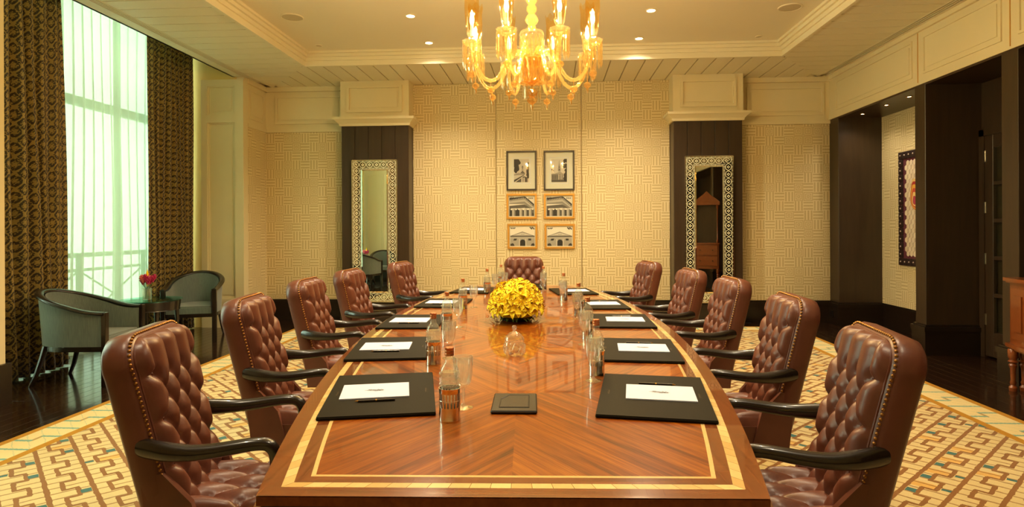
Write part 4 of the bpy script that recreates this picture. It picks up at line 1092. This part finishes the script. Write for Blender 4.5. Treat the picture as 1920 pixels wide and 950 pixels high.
def art_church_spire():
    P = [(rect(0, 1, 0, 1), 198), (rect(0, 1, 0, .12), 70), (rect(.0, .72, .1, .36), 118)]
    for i in range(4): P.append((rect(.05 + i * .1, .09 + i * .1, .12, .3), 60))
    P += [([(.22, .36), (.82, .34), (.55, .46)], 150), (rect(.42, .78, .1, .34), 70)]
    for i in range(4): P.append((rect(.44 + i * .1, .49 + i * .1, .1, .34), 190))
    P += [(rect(.42, .6, .46, .6), 150), (rect(.45, .57, .6, .68), 120), ([(.46, .68), (.56, .68), (.51, .97)], 140), (rect(.48, .54, .5, .57), 60)]
    for k, (x, y, r) in enumerate([(.95, .95, .13), (.85, .9, .1), (.85, .68, .12), (.97, .7, .12), (.95, .5, .12), (.93, .3, .14), (.9, .15, .14), (.05, .54, .05), (.13, .5, .04)]): P.append((blob(x, y, r, k + 30), 40))
    return P
def art_cornice():
    P = [(rect(0, 1, 0, 1), 214), ([(0, .88), (.62, 1.0), (1, .55), (1, .2), (.62, .62), (0, .62)], 130), ([(0, .80), (.62, .93), (1, .5), (1, .62), (.64, 1.0), (0, .93)], 42), ([(0, .66), (.62, .74), (1, .36), (1, .44), (.62, .86), (0, .76)], 176), (rect(0, 1, 0, .36), 44), ([(0, .36), (.62, .42), (1, .12), (1, .30), (.62, .60), (0, .52)], 86)]
    for i, x in enumerate((.18, .48, .66, .86)): P += [(rect(x - .07, x + .07, 0, .34), 176), (rect(x + .02, x + .07, 0, .34), 110), (rect(x - .1, x + .1, .34, .40), 196), (blob(x - .09, .35, .045, i), 226), (blob(x + .09, .35, .045, i + 9), 226)]
    for i in range(9): P.append((rect(.03 + i * .065, .06 + i * .065, .80 + i * .0135, .835 + i * .0135), 190))
    for i in range(6): P.append((rect(.66 + i * .05, .685 + i * .05, .86 - i * .058, .90 - i * .058), 190))
    for i in range(3): P.append((rect(.02 + i * .06, .05 + i * .06, .93, .98), 40))
    for i in range(4): P.append((rect(.78 + i * .05, .81 + i * .05, .88, .94), 60))
    return P
def art_gate():
    P = [(rect(0, 1, 0, 1), 222), (rect(.0, 1, 0, .52), 158), ([(0, .52), (1, .52), (.5, .74)], 100), ([(.08, .54), (.92, .54), (.5, .70)], 190), (rect(0, 1, .46, .53), 96), (rect(0, 1, .40, .43), 190), (rect(.4, .62, 0, .22), 34), ([(.4, .22), (.62, .22), (.6, .28), (.56, .32), (.51, .335), (.46, .32), (.42, .28)], 34)]
    P += [(rect(.36, .40, 0, .36), 196), (rect(.62, .66, 0, .36), 196), ([(.12, .28), (.24, .28), (.28, .38), (.16, .38)], 40), ([(.74, .28), (.86, .28), (.86, .38), (.74, .38)], 40), (blob(.08, .05, .1, 3), 50), (blob(.93, .05, .1, 4), 50)]
    for i in range(5): P.append((blob(.03 + i * .04, .93 - .03 * (i % 2), .03, i + 50), 70))
    for i in range(6): P.append((blob(.82 + .03 * i, .95 - .035 * (i % 3), .035, i + 60), 60))
    for i in range(3): P.append((rect(.45 + i * .05, .47 + i * .05, .58, .61), 70))
    return P
def picture(x0, x1, z0, z1, art, mat, fw, marg, label, dep=.03):
    yb = YB - .05; w, h = (x1 - x0) / 2, (z1 - z0) / 2; p = empty('framed_picture', ((x0 + x1) / 2, yb, (z0 + z1) / 2)); tag(p, label, 'picture', 'framed pictures on the back wall')
    for (a, b, c, d) in ((-w, w, h - fw, h), (-w, w, -h, -h + fw), (-w, -w + fw, -h + fw, h - fw), (w - fw, w, -h + fw, h - fw)): MB().box(a, b, -dep, 0, c, d, .003).build('frame_rail', mat, p)
    MB().box(-w + fw, w - fw, -.012, -.002, -h + fw, h - fw).build('mat_board', 'mat_board', p)
    if marg[0] > .05:
        m = MB(); a, c = w - marg[0] + .022, h - marg[1] + .022
        for (q, r_, s_, t_) in ((-a, a, c - .004, c), (-a, a, -c, -c + .004), (-a, -a + .004, -c, c), (a - .004, a, -c, c)): m.box(q, r_, -.0135, -.012, s_, t_)
        m.build('mat_bevel', 'paper', p)
    pw, ph = w - marg[0], h - marg[1]; m = MB()
    for k, (poly, g_) in enumerate(art):
        q = [(min(1, max(0, a)), min(1, max(0, b))) for a, b in poly]; m.quad([((a * 2 - 1) * pw, -.0128 - k * .00004, (b * 2 - 1) * ph) for a, b in q], None, G(g_))
    m.build('photograph', 'print', p, ang=0, fix=False)
    MB().quad([(-w + fw, -.02, -h + fw), (w - fw, -.02, -h + fw), (w - fw, -.02, h - fw), (-w + fw, -.02, h - fw)]).build('glazing', 'picture_glass', p, ang=0, fix=False)
PL = (-.662, -.205); PR = (-.098, .365)
picture(*PL, 1.985, 2.583, art_church_tree(), 'frame_black', .024, (.115, .125), 'black framed photograph of a domed church behind trees, upper left of six')
picture(*PR, 1.982, 2.58, art_church_spire(), 'frame_black', .024, (.115, .125), 'black framed photograph of a church with a spire, upper right of six')
picture(*PL, 1.556, 1.937, art_cornice(), 'frame_gold', .03, (.043, .043), 'gold framed photograph of a columned cornice, middle left of six')
picture(*PR, 1.554, 1.934, art_cornice(), 'frame_gold', .03, (.043, .043), 'gold framed photograph of a columned cornice, middle right of six')
picture(-.65, -.198, 1.105, 1.484, art_gate(), 'frame_gold', .03, (.043, .043), 'gold framed photograph of a pedimented gateway, lower left of six')
picture(-.09, .366, 1.104, 1.478, art_gate(), 'frame_gold', .03, (.043, .043), 'gold framed photograph of a pedimented gateway, lower right of six')

# ------------------------------------------------------------------ tub armchairs, side table, vase
def make_tub():
    t = empty('tub_armchair'); pts = []
    for k in range(8): pts.append((-.30, .29 - .27 * k / 8))
    for k in range(25): a = PI + PI * k / 24; pts.append((.30 * math.cos(a), .02 + .32 * math.sin(a)))
    for k in range(8): pts.append((.30, .02 + .27 * (k + 1) / 8))
    n = len(pts) - 1
    def top(k): s_ = math.sin(PI * k / n); return .655 + .185 * (s_ ** 2.2)
    def splay(k, z): s_ = math.sin(PI * k / n); return 1 + .10 * s_ * max(0, (z - .36)) / .48
    rail = [(pts[k][0] * splay(k, .84), pts[k][1] * splay(k, .84), top(k)) for k in range(n + 1)]
    MB().tube(rail, [(.019, .034)] * (n + 1), 12).build('top_rail', 'chair_wood', t, ang=60)
    def outer(u, v): k = round(u * n); z = .355 + (top(k) - .012 - .355) * v; f = splay(k, z); return (pts[k][0] * f * 1.03, pts[k][1] * f * 1.03, z)
    def inner(u, v): k = round(u * n); z = .40 + (top(k) - .012 - .40) * v; f = splay(k, z) * (.88 - .02 * math.sin(PI * v)); return (pts[k][0] * f, pts[k][1] * f if k in range(1, n) else pts[k][1] * 1.0, z)
    MB().grid(outer, n, 8).build('outer_upholstery', 'tub_fabric', t, ang=60); MB().grid(inner, n, 8).build('inner_upholstery', 'tub_fabric', t, ang=60)
    for sx in (-1, 1):
        MB().box(sx * .30 - .032, sx * .30 + .022, .275, .312, .0, .668, .004).build('front_leg', 'chair_wood', t)
        MB().tube([(sx * .235, -.19, .36), (sx * .245, -.215, .24), (sx * .26, -.25, .10), (sx * .27, -.29, 0)], [.022, .021, .018, .014], 8).build('rear_leg', 'chair_wood', t)
    fr = [(-.31, .30), (.31, .30), (.31, .02)] + [(.31 * math.cos(-PI * k / 16), .02 + .33 * math.sin(-PI * k / 16)) for k in range(1, 16)] + [(-.31, .02)]
    MB().prism(fr, .315, .36).build('seat_rail', 'chair_wood', t, ang=30)
    sc = [(-.265, .29), (.265, .29), (.265, .02)] + [(.265 * math.cos(-PI * k / 16), .02 + .27 * math.sin(-PI * k / 16)) for k in range(1, 16)] + [(-.265, .02)]
    m = MB(); m.prism(sc, .36, .435); m.prism([(x * .96, (y - .02) * .96 + .02) for x, y in sc], .435, .452); m.build('seat_cushion', 'tub_fabric', t, ang=70)
    return t
tub = make_tub(); tub.location = (-4.38, 5.54, 0); tub.rotation_euler.z = -PI / 2 + .10; tub.scale = (.98, 1.16, 1)
tag(tub, 'grey-green tub armchair with dark rail, seen from its side beside the nearer curtain', 'armchair', 'tub armchairs by the window')
t2 = copy_tree(tub, (-4.62, 7.72, 0), PI + .30); tag(t2, 'grey-blue tub armchair with dark rail facing the viewer beside the farther curtain', 'armchair', 'tub armchairs by the window')
t3 = copy_tree(tub, (-4.45, 3.56, 0), PI + .2); tag(t3, 'dark-backed tub armchair reflected in the mirror nearer the window', 'armchair', 'tub armchairs by the window')
t4 = copy_tree(tub, (-4.42, 1.92, 0), -.25); tag(t4, 'pale blue tub armchair reflected in the mirror beside the pink blossoms', 'armchair', 'tub armchairs by the window')
sd = empty('side_table', (-4.62, 6.83, 0)); tag(sd, 'round dark side table with a green glass top between the tub armchairs', 'side table')
MB().lathe([(0, .612), (.322, .612), (.325, .607), (.322, .602), (0, .602)], 40).build('glass_top', 'table_glass', sd)
MB().lathe([(.0, .60), (.30, .60), (.305, .59), (.295, .50), (.30, .49), (.28, .485), (.27, .50), (0, .50)], 36).build('apron', 'chair_wood', sd)
for k in range(4):
    a = PI / 4 + k * PI / 2; c_, s_ = math.cos(a), math.sin(a)
    MB().tube([(.26 * c_, .26 * s_, .51), (.27 * c_, .27 * s_, .36), (.24 * c_, .24 * s_, .18), (.29 * c_, .29 * s_, 0)], [.028, .024, .017, .014], 8).build('leg', 'chair_wood', sd, ang=60)
MB().lathe([(0, .17), (.20, .17), (.20, .155), (0, .155)], 24).build('lower_shelf', 'chair_wood', sd)
vs = empty('flower_vase', (-4.63, 6.77, .6125)); tag(vs, 'small glass vase of pink blossoms on the side table', 'vase')
MB().lathe([(0, 0), (.045, 0), (.046, .004), (.05, .13), (.048, .13), (.043, .008), (0, .008)], 20).build('glass', 'cut_glass', vs, ang=50)
rs = random.Random(21)
for k in range(9):
    a = k * 2 * PI / 9; d = rs.uniform(.03, .07) if k else 0; tip = (d * math.cos(a), d * math.sin(a), rs.uniform(.17, .22))
    MB().tube([(0.02 * math.cos(a + 2), .02 * math.sin(a + 2), .01), (tip[0] * .4, tip[1] * .4, .13), tip], .003, 5).build('stem', 'stem_green', vs)
    m = MB(); q = random.Random(k)
    for i in range(26):
        v = i / 26; b = i * 2.4; r_ = .034 * math.sin(PI * (v * .85 + .1)); p0 = Vector((tip[0] * (1 + v * .35), tip[1] * (1 + v * .35), tip[2] + .075 * v)); p1 = p0 + Vector((r_ * math.cos(b), r_ * math.sin(b), .018)); m.tube([p0, p1], [.011, .003], 5)
    m.build('bloom', 'pink_bloom' if k % 3 else 'pink_pale', vs, ang=60)
for k in range(3): link('leaf', lfm, vs, (0, 0, .12 + .01 * k), k * 2.1)
MB().tube([(0, 0, .15), (.01, -.01, .30), (.012, -.012, .36)], [.004, .014, .001], 6).build('yellow_bud', 'lily', vs)

sd2 = copy_tree(sd, (-4.66, 2.75, 0)); tag(sd2, 'round side table reflected in the mirror nearer the window', 'side table'); vs2 = copy_tree(vs, (-4.62, 2.78, .6125)); tag(vs2, 'vase of pink blossoms reflected in the mirror nearer the window', 'vase')

# ------------------------------------------------------------------ niche artwork
ar = empty('framed_artwork', (X2 - .016, 7.98, 1.65)); tag(ar, 'large dark tile-framed panel of pale hexagons with a paisley motif in the niche', 'artwork')
AW, AH, TS = .58, .755, .1007
MB().box(-.02, 0, -AW, AW, -AH, AH).build('ground_panel', 'art_ground', ar)
tile_me = MB().box(-.035, 0, -TS / 2 + .003, TS / 2 - .003, -TS / 2 + .003, TS / 2 - .003, .005).mesh('border_tile', 'tile_dark'); stud_me = MB().lathe([(.012, 0), (.010, .006), (.0, .009)], 8).mesh('stud', 'stud', ang=60)
def btile(y, z):
    o = link('border_tile', tile_me, ar, (0, y, z)); s_ = link('stud', stud_me, o, (-.035, 0, 0)); s_.rotation_euler = (0, -PI / 2, 0)
nz, ny = 15, 12
for i in range(nz):
    z = -AH + TS * (i + .5)
    for y in (-AW + TS / 2, AW - TS / 2): btile(y, z)
for i in range(1, ny - 1):
    y = -AW + 2 * AW * (i + .5) / ny
    for z in (-AH + TS / 2, AH - TS / 2): btile(y, z)
hr = .046; hex_me = MB().prism([(hr * .76 * math.cos(PI / 6 + k * PI / 3), hr * .84 * math.sin(PI / 6 + k * PI / 3)) for k in range(6)], 0, .006, lambda a, b, d: (-d, a, b)).mesh('hexagon_tile', 'hexcell', ang=0)
dy, dz = hr * 1.62, hr * 1.5
for r_ in range(-12, 13):
    for c_ in range(-8, 9):
        y, z = (c_ + (.5 if r_ % 2 else 0)) * dy, r_ * dz * .86
        if abs(y) < AW - TS - hr * .8 and abs(z) < AH - TS - hr * .9: link('hexagon_tile', hex_me, ar, (-.0202, y, z))
m = MB()
def teardrop(sc, cy=0.0, cz=0.0, n=36):
    o_ = []
    for k in range(n):
        t = 2 * PI * k / n; r_ = .16 * sc; x_, z_ = r_ * math.cos(t), r_ * 1.1 * math.sin(t)
        if 0 < t < PI: z_ *= 1.35; x_ += .07 * sc * (math.sin(t) ** 4)
        o_.append((cy + x_, cz + z_))
    return o_
for k, (sc, col) in enumerate(((1.0, C(226, 190, 120)), (.9, C(170, 50, 50)), (.78, C(228, 170, 70)), (.62, C(200, 80, 60)), (.45, C(238, 205, 130)), (.28, C(176, 60, 90)))):
    m.quad([(-.0275 - k * .0006, a, b) for a, b in teardrop(sc, .16 + .01 * k, .14 - .01 * k)][::-1], None, col)
m.build('paisley', 'print', ar, ang=0, fix=False)

# ------------------------------------------------------------------ sideboard and secretary at the right
def turned_leg(p, x, y, z1, r=.035):
    k = z1 / .36
    MB().lathe([(0, 0), (r * .8, 0), (r * .9, .03 * k), (r * .5, .05 * k), (r * .7, .07 * k), (r * .5, .09 * k), (r * .62, .19 * k), (r * .9, .22 * k), (r * .6, .235 * k), (r * 1.1, .25 * k), (r * .7, .265 * k), (r * 1.05, .29 * k), (r * 1.1, .35 * k), (r * .9, z1)], 16, (x, y, 0), flute=0).build('turned_leg', 'sideboard_wood', p, ang=40)
sb = empty('sideboard', (3.96, 5.0, 0)); tag(sb, 'bow-fronted polished wood sideboard on turned legs at the right edge', 'sideboard')
def bow(off, n=16): return [(-off - .10 * (1 - (2 * k / n - 1) ** 2), -.56 - off + (1.12 + 2 * off) * k / n) for k in range(n + 1)] + [(.10, .56 + off), (.10, -.56 - off)]
MB().prism(bow(.0), .40, .93).build('body', 'sideboard_wood', sb, ang=30)
MB().prism(bow(.035), .935, .965).build('top', 'sideboard_wood', sb, ang=30); MB().prism(bow(.02), .92, .935).build('top_moulding', 'sideboard_wood', sb, ang=30)
MB().prism(bow(.025), .37, .40).build('base_moulding', 'sideboard_wood', sb, ang=30); MB().prism(bow(.005), .35, .37).build('base_moulding', 'sideboard_wood', sb, ang=30)
for k in range(4):
    y0 = -.50 + k * .255; xk = lambda y: -.10 * (1 - (y / .56) ** 2)
    d = MB().prism([(xk(y0) - .012, y0), (xk(y0 + .24) - .012, y0 + .24), (xk(y0 + .24), y0 + .24), (xk(y0), y0)], .45, .88).build('door', 'sideboard_wood', sb)
    MB().prism([(xk(y0 + .05) - .02, y0 + .05), (xk(y0 + .19) - .02, y0 + .19), (xk(y0 + .19), y0 + .19), (xk(y0 + .05), y0 + .05)], .52, .82).build('carved_panel', 'sideboard_wood', d)
for (x, y) in ((-.02, .50), (-.02, -.50), (.07, .50), (.07, -.50), (-.10, 0)): turned_leg(sb, x, y, .36)
sc = empty('secretary_cabinet', (3.72, 3.05, 0), math.radians(200)); tag(sc, 'tall wooden secretary with pediment, seen only as a reflection in the right mirror', 'cabinet')
MB().box(-.28, .28, -.2, .2, .45, 1.03, .005).build('chest', 'sideboard_wood', sc); MB().box(-.30, .30, -.22, .22, 1.03, 1.06, .005).build('chest_top', 'sideboard_wood', sc)
for z in (.52, .77):
    d = MB().box(-.25, .25, -.215, -.2, z, z + .22, .003).build('drawer', 'sideboard_wood', sc)
    for x in (-.14, .14): MB().lathe([(.0, 0), (.012, 0), (.012, .02), (0, .022)], 10).build('knob', 'knob_dark', d, (x, -.228, z + .11))
for (x, y) in ((-.25, -.17), (.25, -.17), (-.25, .17), (.25, .17)): turned_leg(sc, x, y, .45, .03)
MB().box(-.24, .24, -.02, .18, 1.06, 1.95).build('upper_case', 'dark_panel', sc)
for x in (-.24, .24): MB().lathe([(.025, 1.06), (.03, 1.12), (.016, 1.14), (.014, 1.86), (.028, 1.88), (.028, 1.95)], 12, (x, -.08, 0)).build('column', 'sideboard_wood', sc)
MB().box(-.30, .30, -.14, .18, 1.95, 2.02, .004).build('cornice', 'sideboard_wood', sc)
MB().prism([(-.30, 2.02), (.30, 2.02), (.26, 2.06), (.08, 2.20), (.0, 2.28), (-.08, 2.20), (-.26, 2.06)], -.13, .0, lambda a, b, d: (a, d, b)).build('pediment', 'sideboard_wood', sc)
